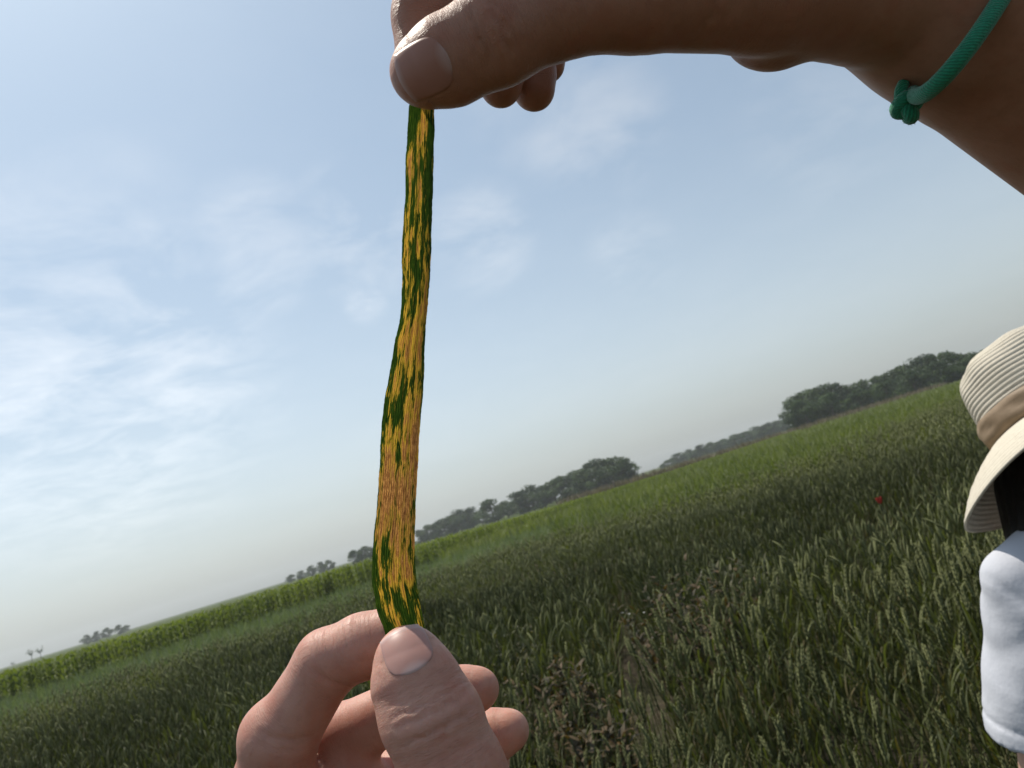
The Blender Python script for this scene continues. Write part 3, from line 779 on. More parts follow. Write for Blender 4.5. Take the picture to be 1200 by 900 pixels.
def nail(sdf, centre, axis, wid, ln, name, parent, m, lift=0.25):
    """nail plate draped over the finger tip, seen from the camera side"""
    n1, n2 = 22, 22; ray = unit(centre)
    ax = unit(axis - ray * (axis @ ray)); sd = np.cross(ax, ray)
    S_, T_ = np.meshgrid(np.linspace(-1, 1, n1), np.linspace(-1, 1, n2), indexing='ij')
    # rounded plate outline
    sc = np.where(T_ < 0, np.sqrt(np.clip(1 - .55 * T_ ** 4, 0, 1)), np.sqrt(np.clip(1 - .22 * T_ ** 2, 0, 1)))
    tt = T_ * (1 - .26 * S_ ** 2)
    P = centre + (S_ * sc * wid / 2)[..., None] * sd + (tt * ln / 2)[..., None] * ax
    P = P.reshape(-1, 3) - ray * 18
    for _ in range(40): P = P + ray * np.clip(sdf(P), -2, 3)[:, None] * .8
    e = .3; gr = np.stack([sdf(P + e * np.eye(3)[i]) - sdf(P - e * np.eye(3)[i]) for i in range(3)], 1); gr /= np.linalg.norm(gr, axis=1)[:, None]
    edge = np.maximum(np.abs(S_), np.abs(T_)).ravel()
    off = np.where(edge > .99, -.6, np.where(edge > .88, lift * .75, lift))
    off = np.where((T_.ravel() > .9) & (edge <= .99), lift + .25, off)
    V = P + gr * off[:, None]
    i = np.arange(n1 * n2).reshape(n1, n2); F = np.stack([i[:-1, :-1], i[1:, :-1], i[1:, 1:], i[:-1, 1:]], -1).reshape(-1, 4)
    return V, F, np.stack([S_.ravel() * .5 + .5, T_.ravel() * .5 + .5], 1)
def finger_coords(V, chains):
    """per vertex: mm along its finger, mm around it, closeness to a joint"""
    best = np.full(len(V), 1e9); out = np.zeros((len(V), 3)); jw = np.zeros(len(V))
    for q, J in enumerate(chains):
        s0 = 0.0; a0 = unit(J[1][0] - J[0][0]); ref = unit(np.cross(a0, [0.2, .3, 1]))
        for i, ((a, ra), (b, rb)) in enumerate(zip(J[:-1], J[1:])):
            ba = b - a; L = np.linalg.norm(ba); ax = ba / L; pa = V - a
            tt = np.clip(pa @ ax / L, 0, 1); w = pa - (tt * L)[:, None] * ax; dist = np.linalg.norm(w, axis=1) - (ra + (rb - ra) * tt)
            r1 = unit(ref - ax * (ref @ ax)); r2 = np.cross(ax, r1)
            s = s0 + tt * L
            m = dist < best
            best[m] = dist[m]; out[m, 0] = s[m] + q * 200; out[m, 1] = (w @ r1)[m]; out[m, 2] = (w @ r2)[m]
            s0 += L
        for jn, (b, rb) in enumerate(J[1:-1]):
            wgt = np.exp(-(np.linalg.norm(V - b, axis=1) / (rb * 1.25)) ** 4)
            jw = np.maximum(jw, wgt)
    return out, jw
def make_hand(name, sdf, lo, hi, h, m, nails, nm, label, cat, base, chains):
    V, F = surface(sdf, lo, hi, h)
    org = cam2world(np.array([base]))[0]
    e = empty(name, org)
    tag(e, label, cat)
    me = mesh_np(name + '_skin', cam2world(V) - org, F, [m])
    fc, jw = finger_coords(V, chains)
    at = me.attributes.new('finger', 'FLOAT_VECTOR', 'POINT'); at.data.foreach_set('vector', fc.astype(np.float32).ravel())
    at = me.attributes.new('joint', 'FLOAT', 'POINT'); at.data.foreach_set('value', jw.astype(np.float32))
    obj('skin', me, e)
    for (c, ax, wd, ln, lift) in nails:
        nv, nf, nuv = nail(sdf, c, ax, wd, ln, 'fingernail', e, nm, lift)
        obj('fingernail', mesh_np('fingernail', cam2world(nv) - org, nf, [nm], uv=nuv), e)
    return e
c = c_of
# ---------------- lower hand: thumb in front, index hooked behind the leaf
LT = [(c(478, 771, 187), 7.7), (c(486, 797, 184.5), 10.1), (c(506, 842, 181.5), 11.1), (c(531, 907, 178), 11.8), (c(572, 1010, 180), 14.0)]
LI = [(c(464, 743, 204), 7.5), (c(425, 757, 205), 8.0), (c(384, 776, 206), 8.4), (c(329, 866, 206), 9.4), (c(322, 915, 208), 10.6), (c(345, 1040, 214), 13.0)]
LM = [(c(561, 807, 214), 5.7), (c(545, 811, 214.5), 6.8), (c(476, 826, 219), 7.7), (c(400, 864, 223), 8.9), (c(420, 1045, 224), 11.5)]
LR = [(c(596, 856, 221), 5.9), (c(578, 862, 222), 7.0), (c(512, 884, 227), 7.5), (c(430, 925, 232), 8.6), (c(480, 1080, 231), 11.0)]
LP = [(c(575, 893, 229), 5.7), (c(515, 925, 234), 6.3), (c(460, 965, 238), 7.2), (c(540, 1115, 236), 10.0)]
WR = c(455, 1430, 212); ELB = np.array([-60.0, -350.0, 165.0])
def lower_palm(p):
    d = cap(p, LI[-1][0], WR, 12, 20)
    for J in (LM, LR, LP): d = sm(d, cap(p, J[-1][0], WR, 11, 19), 14)
    d = sm(d, cap(p, LT[-1][0], c(500, 1300, 198), 14, 18), 12)
    d = sm(d, cap(p, WR, ELB, 25, 38), 18)
    return d
ta = unit(LT[0][0] - LT[2][0]); tn = unit(np.array([0.15, 0.35, -1]))
def lower_sdf(p):
    palm = lower_palm(p)
    out = None
    for J, k, fl in ((LT, 3.0, (unit(np.array([0.1, .3, -1])), .86)), (LI, 3.0, None), (LM, 2.5, None), (LR, 2.5, None), (LP, 2.5, None)):
        d = chain(p, J, k, fl); d = sm(d, palm, 8.0)
        out = d if out is None else sm(out, d, .7)
    # knuckle of the index and joint bulges
    out = sm(out, ell(p, c(321, 862, 206), (8.6, 8.6, 8.6)), 4)
    out = sm(out, ell(p, c(410, 965, 216), (17, 17, 11)), 7)
    out = sm(out, ell(p, c(505, 842, 180.5), (10.9, 8, 9.3)), 4)
    # thumb creases over the joint
    for q, (px, py, bd, dp, ww) in enumerate([(503, 826, .012, .55, .5), (507, 838, .012, .55, .55), (512, 858, .008, .65, .55), (518, 870, .006, .3, .5), (499, 815, .012, .35, .5), (524, 886, .004, .25, .5)]):
        out = out + crease(p, c(px, py, 180), ta, tn, ww, dp, 9.5 - .6 * (q > 2), bd, .28)
    # flexion creases of the index finger facing the camera
    out = out + crease(p, c(384, 790, 200), unit(LI[2][0] - LI[3][0]), np.array([.3, -.2, -1]), .7, .55, 8)
    out = out + crease(p, c(340, 862, 199), unit(LI[3][0] - LI[4][0]), np.array([.2, 0, -1]), .9, .8, 10, .01)
    out = out + crease(p, c(338, 872, 199), unit(LI[3][0] - LI[4][0]), np.array([.2, 0, -1]), .6, .4, 10, .012)
    return out
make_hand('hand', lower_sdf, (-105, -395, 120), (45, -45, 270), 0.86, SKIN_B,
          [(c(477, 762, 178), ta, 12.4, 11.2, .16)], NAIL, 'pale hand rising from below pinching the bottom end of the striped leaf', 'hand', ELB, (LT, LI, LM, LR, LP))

# ---------------- upper hand: thumb across the front, index behind the leaf, other finger tips hanging below
UT = [(c(499, 84, 181), 8.5), (c(524, 72, 179.5), 10.2), (c(579, 44, 178), 11.1), (c(652, 13, 180), 10.8), (c(745, -10, 185), 14.2), (c(890, -22, 195), 18.0), (c(1000, -20, 205), 20.0)]
UI = [(c(500, 84, 197.5), 8.0), (c(499, 20, 199), 8.3), (c(503, -40, 201), 8.6), (c(560, -150, 206), 9.6), (c(745, -235, 214), 12)]
UM = [(c(587, 102, 212), 5.6), (c(585, 84, 213), 6.8), (c(577, 15, 218), 7.5), (c(612, -95, 222), 9.0), (c(775, -225, 228), 12)]
UR = [(c(626, 106, 222), 5.9), (c(622, 88, 223), 7.0), (c(613, 20, 228), 7.4), (c(650, -80, 233), 8.8), (c(805, -205, 240), 11.5)]
UQ = [(c(641, 76, 229), 5.3), (c(648, 10, 235), 6.2), (c(690, -55, 240), 7.4), (c(835, -170, 250), 10.5)]
UW0 = c(985, -22, 208); UW = c(1137, -9, 216); UE = c(1420, 190, 238); UEE = np.array([285.0, -40.0, 272.0])
def upper_palm(p):
    d = cap(p, UW0, UW, 18, 31.5); d = sm(d, cap(p, UW, UE, 31.5, 36.5), 8); d = sm(d, cap(p, UE, UEE, 36.5, 40), 12)
    for J in (UI, UM, UR, UQ): d = sm(d, cap(p, J[-1][0], UW, 11.5, 17), 14)
    return d
ua = unit(UT[0][0] - UT[2][0]); un = unit(np.array([0.0, -.1, -1]))
def upper_sdf(p):
    palm = upper_palm(p); out = None
    for J, k, fl in ((UT, 3.0, (unit(np.array([0, .2, -1])), .88)), (UI, 3.0, None), (UM, 2.5, None), (UR, 2.5, None), (UQ, 2.5, None)):
        d = chain(p, J, k, fl); d = sm(d, palm, 8.0); out = d if out is None else sm(out, d, .7)
    out = sm(out, ell(p, c(906, 37, 207), (13.0, 10.0, 11)), 3.0)
    for q, (px, py, bd, dp, ww) in enumerate([(566, 44, .012, .9, .8), (574, 40, .012, .2, .6), (588, 34, .01, .9, .8), (598, 30, .01, .5, .5), (555, 50, .012, .3, .5)]):
        out = out + crease(p, c(px, py, 172), ua, un, ww, dp, 10, bd, .25)
    for (px, py, dp) in ((835, 10, .5), (855, 15, .35), (948, 30, .8), (880, 20, .3)):
        out = out + crease(p, c(px, py, 182), unit(np.array([1, -.45, 0])), np.array([0, -.4, -1]), .9, dp, 26, .004, .4)
    return out
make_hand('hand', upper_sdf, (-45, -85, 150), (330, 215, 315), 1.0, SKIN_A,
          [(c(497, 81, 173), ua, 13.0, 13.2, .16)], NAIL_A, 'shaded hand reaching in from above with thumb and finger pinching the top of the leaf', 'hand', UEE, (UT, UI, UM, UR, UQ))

# ------------------------------------------------------------------ cord bracelet with knot
CORD, t, b, o = mat('green_cord'); tcn = N(t, 'ShaderNodeTexCoord')
mp = N(t, 'ShaderNodeMapping'); t.links.new(tcn.outputs['UV'], mp.inputs['Vector']); mp.inputs['Scale'].default_value = (1.5, 3.0, 1)
wv = N(t, 'ShaderNodeTexWave', i_Scale=1.0, i_Distortion=2.5, i_Detail=2.0); wv.bands_direction = 'DIAGONAL'; t.links.new(mp.outputs[0], wv.inputs['Vector'])
nn = noise(t, tcn.outputs['Object'], 900, 4)
t.links.new(mixc(t, mth(t, 'MULTIPLY', wv.outputs['Fac'], nn), (0.004, 0.15, 0.075), (0.012, 0.36, 0.19)), b.inputs['Base Color'])
b.inputs['Roughness'].default_value = 0.85; b.inputs['Sheen Weight'].default_value = 0.3
bump(t, b, noise(t, tcn.outputs['Object'], 1400, 4), .6, .0005, bump(t, None, wv.outputs['Fac'], .3, .0003))
def tube_uv(P, r, seg, per):
    V, F = tube(P, r, seg, False); n = len(P)
    L = np.concatenate([[0], np.cumsum(np.linalg.norm(np.diff(P, axis=0), axis=1))])
    uv = np.stack([np.repeat(L, seg) * per, np.tile(np.arange(seg) / seg, n) * 2], 1)
    return V, F, uv
bax = unit(UE - UW); bc = c(1141, -2, 217); KN = c(1063, 124, 212)
f1 = c(1063, 120, 212) - bc; f2 = c(1168, 16, 184) - bc
e1 = unit(f1 - bax * (f1 @ bax)); e2 = np.array([0, 0, -1.0]); e2 = unit(e2 - bax * (e2 @ bax) - e1 * (e2 @ e1))
f1 = f1 * 34.2 / np.linalg.norm(f1 - bax * (f1 @ bax)); f2 = f2 * 34.6 / np.linalg.norm(f2 - bax * (f2 @ bax))
th = np.linspace(0.03, 2 * math.pi - 0.05, 140)
loopP = np.array([bc + f1 * math.cos(q) + f2 * math.sin(q) for q in th])
bo = cam2world(np.array([bc]))[0]
br = empty('cord_bracelet', bo); tag(br, 'knotted green cord bracelet around the wrist of the upper hand', 'bracelet')
V, F, uv = tube_uv(loopP, 2.25, 12, .55); obj('cord', mesh_np('bracelet_cord', cam2world(V) - bo, F, [CORD], uv=uv), br)
tk = np.linspace(0, 2 * math.pi, 90)
kp = np.stack([np.sin(tk) + 2 * np.sin(2 * tk), np.cos(tk) - 2 * np.cos(2 * tk), -np.sin(3 * tk)], 1) * np.array([.95, 1.05, 1.5])
kp = KN + kp @ np.stack([unit(bax + .3 * e1), unit(e1), unit(e2)])
V, F, uv = tube_uv(kp, 2.05, 10, .55); kn = obj('knot', mesh_np('bracelet_knot', cam2world(V) - bo, F, [CORD], uv=uv), br)
fr = np.random.default_rng(5); fz = []
for src, rr, cnt in ((loopP, 2.2, 900), (kp, 2.0, 420)):
    for q in range(cnt):
        k_ = fr.integers(1, len(src) - 1); dvec = unit(fr.normal(size=3)); tg = unit(src[k_ + 1] - src[k_ - 1]); dvec = unit(dvec - tg * (dvec @ tg))
        p0 = src[k_] + fr.uniform(-.5, .5) * (src[k_ + 1] - src[k_]) + dvec * rr * .95; sv = unit(np.cross(dvec, tg)); ln = fr.uniform(.3, .9)
        fz.append(np.array([p0 - sv * .05, p0 + sv * .05, p0 + dvec * ln + tg * fr.normal(0, .35) + sv * fr.normal(0, .3)]))
fz = np.concatenate(fz); fo = obj('fibres', mesh_np('bracelet_fibres', cam2world(fz) - bo, np.arange(len(fz)).reshape(-1, 3), [CORD], False), br); fo['kind'] = 'stuff'
tp = np.array([KN - bax * 2, KN - bax * 3.4 - e1 * 2.5, KN - bax * 3.6 - e1 * 5.2])
V, F, uv = tube_uv(catmull(tp, 8), np.linspace(1.9, 1.5, 8), 10, .55); obj('cord_end', mesh_np('bracelet_cord_end', cam2world(V) - bo, F, [CORD], uv=uv), br)

# ------------------------------------------------------------------ the diseased wheat leaf
LEAF, t, b, o = mat('striped_leaf')
uvn = N(t, 'ShaderNodeTexCoord').outputs['UV']
sp = N(t, 'ShaderNodeSeparateXYZ'); t.links.new(uvn, sp.inputs[0]); U_, V_ = sp.outputs[0], sp.outputs[1]   # U across 0..1, V along in leaf widths (0..~15), 0 at the top
def uvvec(su, sv, ou=0.0, ov=0.0):
    n = N(t, 'ShaderNodeCombineXYZ'); t.links.new(mth(t, 'ADD', mth(t, 'MULTIPLY', U_, su), ou), n.inputs[0]); t.links.new(mth(t, 'ADD', mth(t, 'MULTIPLY', V_, sv), ov), n.inputs[1]); return n.outputs[0]
les = noise(t, uvvec(2.6, .55, 3.3, 1.7), 1.0, 3, .55)                # broad lesions drawn out along the blade
str_ = noise(t, uvvec(14, 1.3, 9.1), 1.0, 4, .65)                       # narrow streaks bounded by the veins
fin = noise(t, uvvec(52, 3.4), 1.0, 4, .7)
low = ramp(t, mth(t, 'DIVIDE', V_, 15.0), [(0.0, .01), (.48, .02), (.56, .045), (.64, .078), (.82, .068), (.90, .01), (1.0, 0.02)])
low = mth(t, 'SUBTRACT', low, 0.0)
edge_ = ramp(t, U_, [(0.0, 0.12), (.16, 0.0), (.86, 0.0), (1.0, .05)])
ds = mth(t, 'ADD', mth(t, 'ADD', mth(t, 'MULTIPLY', les, .54), mth(t, 'MULTIPLY', str_, .42)), mth(t, 'MULTIPLY', fin, .22))
ds = mth(t, 'SUBTRACT', mth(t, 'ADD', ds, low), edge_)
GREEN = mixc(t, ramp(t, fin, [(.42, 0.0), (.70, 1.0)]), (.006, .020, .004), (.040, .078, .012))
c1 = mixc(t, ramp(t, ds, [(.605, 0.0), (.645, 1.0)]), GREEN, (.40, .275, .038))
TAN = mixc(t, ramp(t, fin, [(.3, 0.0), (.7, 1.0)]), (.27, .12, .032), (.46, .25, .07))
c2 = mixc(t, ramp(t, ds, [(.63, 0.0), (.69, 1.0)]), c1, TAN)
BRN = mixc(t, ramp(t, noise(t, uvvec(34, 5), 1.0, 3, .7), [(.42, 0.0), (.6, 1.0)]), (.13, .055, .028), (.34, .18, .085))
dsb = mth(t, 'ADD', ds, ramp(t, mth(t, 'DIVIDE', V_, 15.0), [(0.0, 0.0), (.12, .02), (.2, .055), (.27, 0.01), (.5, .0), (.64, .03), (.72, .085), (.82, .045), (.9, 0.0)]))
c3 = mixc(t, ramp(t, dsb, [(.665, 0.0), (.745, 1.0)]), c2, BRN)
vein = N(t, 'ShaderNodeTexWave', i_Scale=1.0, i_Distortion=.25, i_Detail=1.0); vein.bands_direction = 'X'
t.links.new(uvvec(5.6, .05), vein.inputs['Vector'])
vf = ramp(t, vein.outputs['Fac'], [(.0, .62), (.45, .95), (1.0, 1.12)])
pus = N(t, 'ShaderNodeTexVoronoi', i_Scale=1.0); t.links.new(uvvec(30, 26), pus.inputs['Vector'])
pm = mth(t, 'MULTIPLY', ramp(t, pus.outputs['Distance'], [(.18, 1.0), (.34, 0.0)]), ramp(t, ds, [(.62, 0.0), (.70, .75)]))
c3 = mixc(t, pm, c3, (.13, .045, .02))
c4 = mixc(t, 1.0, c3, vf, 'MULTIPLY')
t.links.new(c4, b.inputs['Base Color']); b.inputs['Roughness'].default_value = .55; b.inputs['Specular IOR Level'].default_value = .3
bump(t, b, vein.outputs['Fac'], .5, .00025)
tr = N(t, 'ShaderNodeBsdfTranslucent'); t.links.new(mixc(t, 1.0, c4, (1.38, 1.28, .75), 'MULTIPLY'), tr.inputs['Color'])
ms = N(t, 'ShaderNodeMixShader', i_Fac=.72); t.links.new(b.outputs[0], ms.inputs[1]); t.links.new(tr.outputs[0], ms.inputs[2]); t.links.new(ms.outputs[0], o.inputs['Surface'])
ly = np.array([60, 100, 130, 160, 200, 230, 270, 300, 340, 370, 400, 440, 480, 520, 560, 600, 640, 680, 700, 720, 735, 760, 790], float)
lx = np.array([486, 482, 479, 477, 475, 475, 472, 471, 471, 469, 463, 456, 449, 446, 444, 441, 437, 436, 439, 443, 449, 456, 466], float)
rx = np.array([512, 510, 509, 509, 508, 507, 506, 505, 503, 500, 498, 497, 494, 491, 489, 487, 486, 488, 491, 495, 498, 503, 508], float)
zy = np.interp(ly, [60, 130, 250, 400, 600, 700, 790], [189.4, 189.8, 192.5, 195.5, 197, 195.8, 195.4])
nv, nu = 260, 25
yy = np.linspace(60, 790, nv); lxx = catmull(np.stack([lx, ly], 1), 600); rxx = catmull(np.stack([rx, ly], 1), 600)
L_ = np.interp(yy, lxx[:, 1], lxx[:, 0]) + .35 * np.sin(yy * .16) * np.sin(yy * .043) + rng.normal(0, .12, nv); R_ = np.interp(yy, rxx[:, 1], rxx[:, 0]) + .4 * np.sin(yy * .13 + 1) * np.sin(yy * .05) + rng.normal(0, .12, nv)
Z_ = np.interp(yy, ly, zy)
V, uv = [], []
for i in range(nv):
    pinch = max(0.0, 1 - abs(yy[i] - 90) / 90) + max(0.0, 1 - abs(yy[i] - 765) / 80)
    for j in range(nu):
        u = j / (nu - 1); x = L_[i] + (R_[i] - L_[i]) * u
        q = 2 * u - 1
        dz = (-1.1 * q * q + .55 * q * math.sin(yy[i] * .011 + .6) + .18 * math.sin(u * 31) * .35 - .25 * math.exp(-((u - .52) / .05) ** 2)) * max(0.12, 1 - pinch)
        V.append(c(x, yy[i], Z_[i] + dz)); uv.append((u, (yy[i] - 60) / 48.0))
V = np.array(V)
i = np.arange(nv * nu).reshape(nv, nu); F = np.stack([i[:-1, :-1], i[1:, :-1], i[1:, 1:], i[:-1, 1:]], -1).reshape(-1, 4)
lo_ = cam2world(np.array([c(475, 735, 196)]))[0]
lf = obj('wheat_leaf', mesh_np('wheat_leaf', cam2world(V) - lo_, F, [LEAF], uv=np.array(uv)), None, lo_)
tag(lf, 'long narrow green leaf striped with yellow and rusty brown lesions held between two hands', 'leaf')

# ------------------------------------------------------------------ person with the sun hat
STRAW, t, b, o = mat('cream_straw'); v = objco(t)
t.links.new(mixc(t, noise(t, v, 160, 4), (.52, .46, .36), (.70, .64, .52)), b.inputs['Base Color']); b.inputs['Roughness'].default_value = .85
bump(t, b, noise(t, v, 700, 4), .5, .001)
BAND = simple('tan_ribbon', (.22, .15, .085), (.30, .21, .13), 40, .6, (300, .3, .001))
SHIRT, t, b, o = mat('white_cotton'); v = objco(t)
t.links.new(mixc(t, noise(t, v, 14, 4), (.50, .51, .56), (.58, .59, .63)), b.inputs['Base Color']); b.inputs['Roughness'].default_value = .85
bump(t, b, noise(t, v, 1300, 2), .12, .0008, bump(t, None, noise(t, v, 16, 4, .55), .4, .009))
HAIR = simple('black_hair', (.005, .0042, .004), (.012, .0095, .0085), 300, .5, (420, .4, .003)); HAIR.node_tree.nodes['Principled BSDF'].inputs['Specular IOR Level'].default_value = .2
TROUS = simple('dark_trousers', (.03, .032, .04), (.05, .052, .06), 30, .9, (60, .4, .004))
SHOE = simple('shoe_leather', (.04, .035, .03), (.07, .06, .05), 30, .7)
hat_c = w_of(1243, 490, 1.04)
def cdir(v): v = np.asarray(v, float); w = RT * v[0] + UP * v[1] + FW * v[2]; return w / np.linalg.norm(w)
hz_ = cdir((-.25, .85, .62))                       # hat axis
fdir = np.array([.04, 1.0, 0]); fdir /= np.linalg.norm(fdir)   # way the person faces
fh = fdir - hz_ * (fdir @ hz_); fh /= np.linalg.norm(fh); sh_ = np.cross(hz_, fh)   # sh_: person's left
ZW = np.array([0, 0, 1.0]); side = np.cross(ZW, fdir)          # person's left
head = hat_c - hz_ * .06
neck = head - np.array([0, 0, .17]) - fdir * .035
feet0 = np.array([neck[0] - fdir[0] * .05, neck[1] - fdir[1] * .05, 0])
pe = empty('person', feet0); tag(pe, 'person in a white short sleeved shirt and cream straw sun hat, back turned', 'person')
Lsh = w_of(1222, 704, .99)                                     # left shoulder joint
chest = Lsh - side * .19; chest = np.array([neck[0], neck[1], Lsh[2]]) * .6 + chest * .4
Rsh = Lsh - side * .36
Lel = w_of(1242, 985, 1.0); Lhd = Lel + fdir * .16 + np.array([0, 0, -.17]) - side * .03
Rel = Rsh + np.array([0, 0, -.28]) - side * .05; Rhd = Rel + fdir * .14 + np.array([0, 0, -.20])
pel = np.array([feet0[0], feet0[1], .88]); mid = (Lsh + Rsh) / 2
def body_sdf(p):
    d = ell(p, head - np.array([0, 0, .015]), (.085, .085, .108))
    d = sm(d, ell(p, head + fdir * .055 - np.array([0, 0, .06]), (.055, .05, .065)), .03)
    d = sm(d, ell(p, head + fdir * .108 - np.array([0, 0, .045]), (.016, .016, .022)), .012)
    for s in (1, -1): d = sm(d, ell(p, head + side * s * .083 - np.array([0, 0, .03]), (.016, .018, .03)), .008)
    d = sm(d, cap(p, head - np.array([0, 0, .08]), np.array([mid[0], mid[1], mid[2] + .04]), .052, .06), .03)
    d = sm(d, cap(p, Rsh + side * .04, Lsh - side * .04, .06, .06), .04)
    d = sm(d, cap(p, np.array([mid[0], mid[1], mid[2] - .08]), pel, .13, .13), .08)
    for a, e_, h_ in ((Lsh, Lel, Lhd), (Rsh, Rel, Rhd)):
        d = sm(d, sm(cap(p, a, e_, .047, .037), cap(p, e_, h_, .036, .025), .015), .02)
        hd = unit(h_ - e_); d = sm(d, cap(p, h_, h_ + hd * .07, .028, .026, (side, .6)), .015)
        for q in range(4):
            o_ = np.cross(hd, side) * (.026 - .017 * q); f0 = h_ + hd * .075 + o_
            d = sm(d, cap(p, f0, f0 + hd * (.062 - .006 * abs(q - 1)) - side * .008, .0085, .007), .006)
        f0 = h_ + hd * .02 + fdir * .02
        d = sm(d, cap(p, f0, f0 + hd * .055 + fdir * .025, .010, .008), .008)
    return d
def shirt_sdf(p):
    d = cap(p, Rsh + side * .02, Lsh - side * .02, .054, .054)
    d = sm(d, cap(p, w_of(1196, 680, .99), w_of(1300, 596, 1.02), .045, .052), .015)
    d = sm(d, cap(p, w_of(1300, 596, 1.02), np.array([mid[0], mid[1], mid[2] + .10]), .052, .082), .03)
    d = sm(d, cap(p, np.array([mid[0], mid[1], mid[2] + .10]), Rsh * .85 + mid * .15 + np.array([0, 0, .008]), .082, .060), .02)
    d = sm(d, ell(p, np.array([mid[0], mid[1], mid[2] - .16]), (.150, .12, .24)), .03)
    d = sm(d, cap(p, np.array([mid[0], mid[1], mid[2] - .2]), pel + np.array([0, 0, .02]), .135, .145), .05)
    for s, a, e_ in ((1, Lsh, Lel), (-1, Rsh, Rel)):
        ar = unit(e_ - a); hem = a + ar * (.178 if s == 1 else .19)
        sl_ = cap(p, a + ar * .01, a + ar * .30, .069, .080)
        tpos = (p - hem) @ ar
        sl_ = np.maximum(sl_ + .0020 * np.exp(-((tpos + .025) / .0035) ** 2) - .0008 * np.clip((tpos + .024) / .004, 0, 1), tpos)
        # loose folds running from the shoulder
        u1 = np.cross(ar, fdir)
        sl_ = sl_ + .0022 * np.sin(((p - a) @ u1) * 95 + tpos * 32) * np.exp(-((tpos + .09) / .07) ** 2)
        d = sm(d, sl_, .010)
        # sleeve seam
        d = d + .002 * np.exp(-(((p - a) @ side * s + .012) / .0022) ** 2)
    for (px, py), (nx, ny), dep, wd, ext in (((1183, 683), (.707, .707), .0045, .006, .05), ((1178, 664), (.2, -.97), .003, .005, .05), ((1172, 770), (.93, .36), .0035, .010, .10), ((1192, 800), (.85, -.5), .003, .009, .08), ((1165, 820), (.5, .86), .003, .008, .06)):
        c0_ = w_of(px, py, .93); nn_ = RT * nx + UP * ny; q_ = p - c0_
        d = d + dep * np.exp(-((q_ @ nn_) / wd) ** 2) * np.exp(-((q_ * q_).sum(1)) / ext ** 2)
    d = np.maximum(d, pel[2] - .10 - p[:, 2])
    nb = np.array([mid[0], mid[1], mid[2] + .18]); d = np.maximum(d, -ell(p, nb, (.075, .075, .06)))
    return d + .0010 * np.sin(p[:, 2] * 38 + p[:, 0] * 44) * np.sin(p[:, 0] * 30 - p[:, 2] * 14) + .0009 * np.sin(p[:, 2] * 75 - p[:, 1] * 60 + 2 * np.sin(p[:, 0] * 40))
def hair_sdf(p):
    d = ell(p, head - fdir * .010 - np.array([0, 0, .012]), (.090, .094, .112))
    d = sm(d, cap(p, w_of(1264, 575, 1.015), w_of(1270, 668, 1.0), .092, .080), .02)
    d = np.maximum(d, -ell(p, head + fdir * .16 - np.array([0, 0, .05]), (.085, .085, .12)))
    return d + .0022 * np.sin((p @ side) * 230 + p[:, 2] * 18) + .0012 * np.sin((p @ fdir) * 310)
def pants_sdf(p):
    d = ell(p, pel - np.array([0, 0, .05]), (.165, .14, .14))
    for s in (1, -1): d = sm(d, cap(p, pel + side * s * .09 - np.array([0, 0, .06]), feet0 + side * s * .10 + np.array([0, 0, .08]), .088, .062), .03)
    return np.maximum(d, .05 - p[:, 2])
def body_part(name, f, lo, hi, h, m):
    V, F = surface(f, lo, hi, h); return obj(name, mesh_np('person_' + name, V - feet0, F, [m]), pe)
allp = np.array([head, Lsh, Rsh, Lel, Rel, Lhd, Rhd, pel, neck])
mn, mx = allp.min(0) - .22, allp.max(0) + .22
body_part('body', body_sdf, mn, mx, .006, SKIN_P)
body_part('shirt', shirt_sdf, mn, mx, .0045, SHIRT)
body_part('hair', hair_sdf, head - .2 - np.array([0, 0, .25]), head + .2, .004, HAIR)
body_part('trousers', pants_sdf, (feet0[0] - .35, feet0[1] - .35, 0), (feet0[0] + .35, feet0[1] + .35, 1.1), .012, TROUS)
for s in (1, -1):
    a0 = feet0 + side * s * .10
    def shoe_sdf(p): return np.maximum(cap(p, a0 + np.array([0, 0, .045]), a0 + fdir * .17 + np.array([0, 0, .03]), .045, .036), -p[:, 2])
    body_part('shoe', shoe_sdf, a0 - .1, a0 + .26, .008, SHOE)
# hat: crown of sewn straw rows, ribbon, drooping brim
def revolve(prof, nseg=144, wob=None):
    prof = np.asarray(prof, float); n = len(prof); a = np.arange(nseg) / nseg * 2 * math.pi
    r = prof[:, 0][:, None] * np.ones(nseg); z = prof[:, 1][:, None] * np.ones(nseg)
    if wob is not None: r, z = wob(r, z, a[None, :])
    P = hat_c + r[..., None] * (np.cos(a)[None, :, None] * fh + np.sin(a)[None, :, None] * sh_) + z[..., None] * hz_
    i = np.arange(n * nseg).reshape(n, nseg); F = np.stack([i[:-1], np.roll(i[:-1], -1, 1), np.roll(i[1:], -1, 1), i[1:]], -1).reshape(-1, 4)
    return P.reshape(-1, 3), F
def rows(n, path, pitch, amp):
    """profile along path (list of r,z) with straw-row ridges"""
    P = catmull(path, n); T = np.gradient(P, axis=0); T /= np.linalg.norm(T, axis=1)[:, None]; nr = np.stack([T[:, 1], -T[:, 0]], 1)
    s = np.concatenate([[0], np.cumsum(np.linalg.norm(np.diff(P, axis=0), axis=1))])
    f = (s / pitch) % 1.0
    return P + nr * (amp * (np.sqrt(np.clip(1 - (2 * f - 1) ** 2, 0, 1))))[:, None]
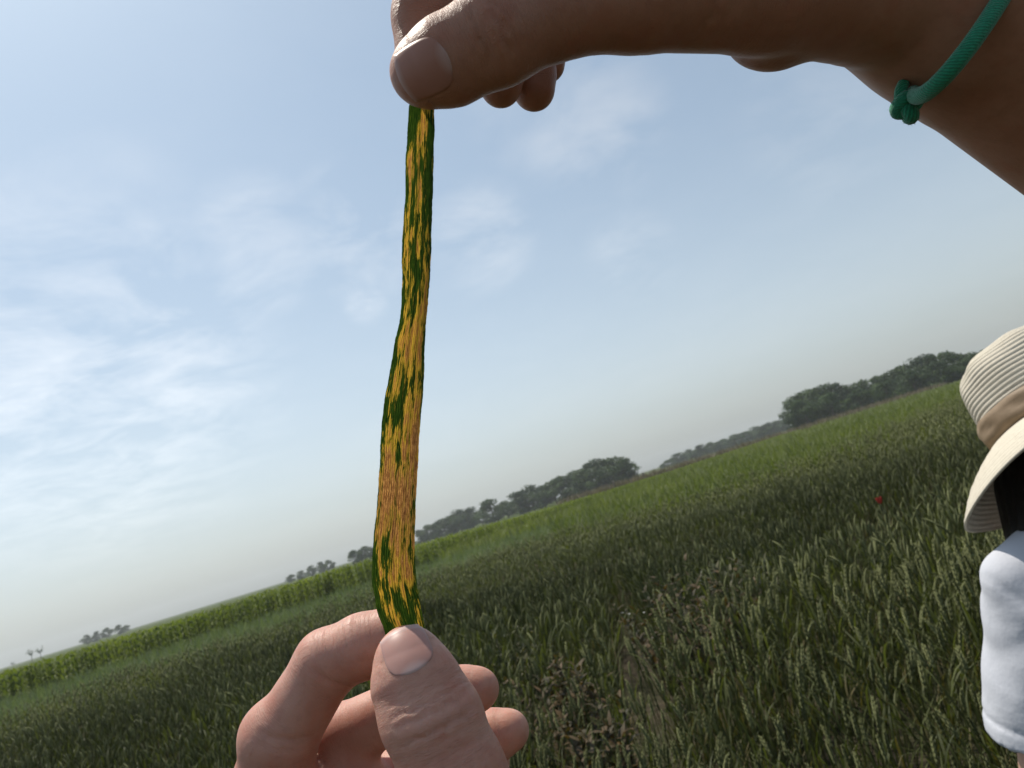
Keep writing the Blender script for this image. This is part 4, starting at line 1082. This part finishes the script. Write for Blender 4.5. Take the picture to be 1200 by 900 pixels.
def crumple(r, z, a):
    k = np.clip((z - .02) / .09, 0, 1)
    return r + .004 * k * np.sin(3 * a + 1.2) + .002 * k * np.sin(7 * a + z * 60), z + .005 * k * np.sin(2 * a + .5)
hat = empty('hat', hat_c); hat.parent = pe; hat.location = Vector(hat_c - feet0)
V, F = revolve(rows(150, [(.084, -.004), (.088, .035), (.087, .070), (.077, .102), (.050, .120), (.004, .125)], .0068, .0026), 144, crumple)
obj('crown', mesh_np('hat_crown', V - hat_c, F[:, ::-1], [STRAW]), hat)
V, F = revolve([(.0865, -.004), (.0945, .001), (.0955, .010), (.0945, .016), (.0955, .022), (.0950, .030), (.0870, .034)], 144, lambda r, z, a: (r + .0012 * np.sin(9 * a + z * 200), z + .002 * np.sin(2 * a)))
obj('ribbon', mesh_np('hat_ribbon', V - hat_c, F[:, ::-1], [BAND]), hat)
def droop(r, z, a):
    k = np.clip((r - .09) / .085, 0, 1)
    return r + k * (.004 * np.sin(2 * a + .6)), z + k ** 1.3 * (-.012 * np.cos(a - .9) + .004 + .006 * np.sin(3 * a + .4))
bp = rows(80, [(.083, .0), (.107, -.012), (.133, -.028), (.157, -.047), (.176, -.068)], .0070, .0016)
inner = bp[::-1] + np.array([-.0015, -.0035])
V, F = revolve(np.vstack([bp, bp[-1:] + np.array([.001, -.0022]), inner, bp[:1]]), 168, droop)
obj('brim', mesh_np('hat_brim', V - hat_c, F[:, ::-1], [STRAW]), hat)

# ------------------------------------------------------------------ haze
HZ, t, b, o = mat('haze'); t.nodes.remove(b)
pv = N(t, 'ShaderNodeVolumePrincipled', i_Density=.0005, i_Anisotropy=.2); pv.inputs['Color'].default_value = (.93, .96, 1.0, 1)
t.links.new(pv.outputs[0], o.inputs['Volume'])
me = bpy.data.meshes.new('haze'); bm = bmesh.new(); bmesh.ops.create_cube(bm, size=1); bm.to_mesh(me); bm.free(); me.materials.append(HZ)
hb = obj('haze', me); hb.scale = (2 * GN + 40, 2 * GN + 40, 26); hb.location = (0, 0, 12)
tag(hb, 'thin pale summer haze over the fields', 'haze', kind='stuff')
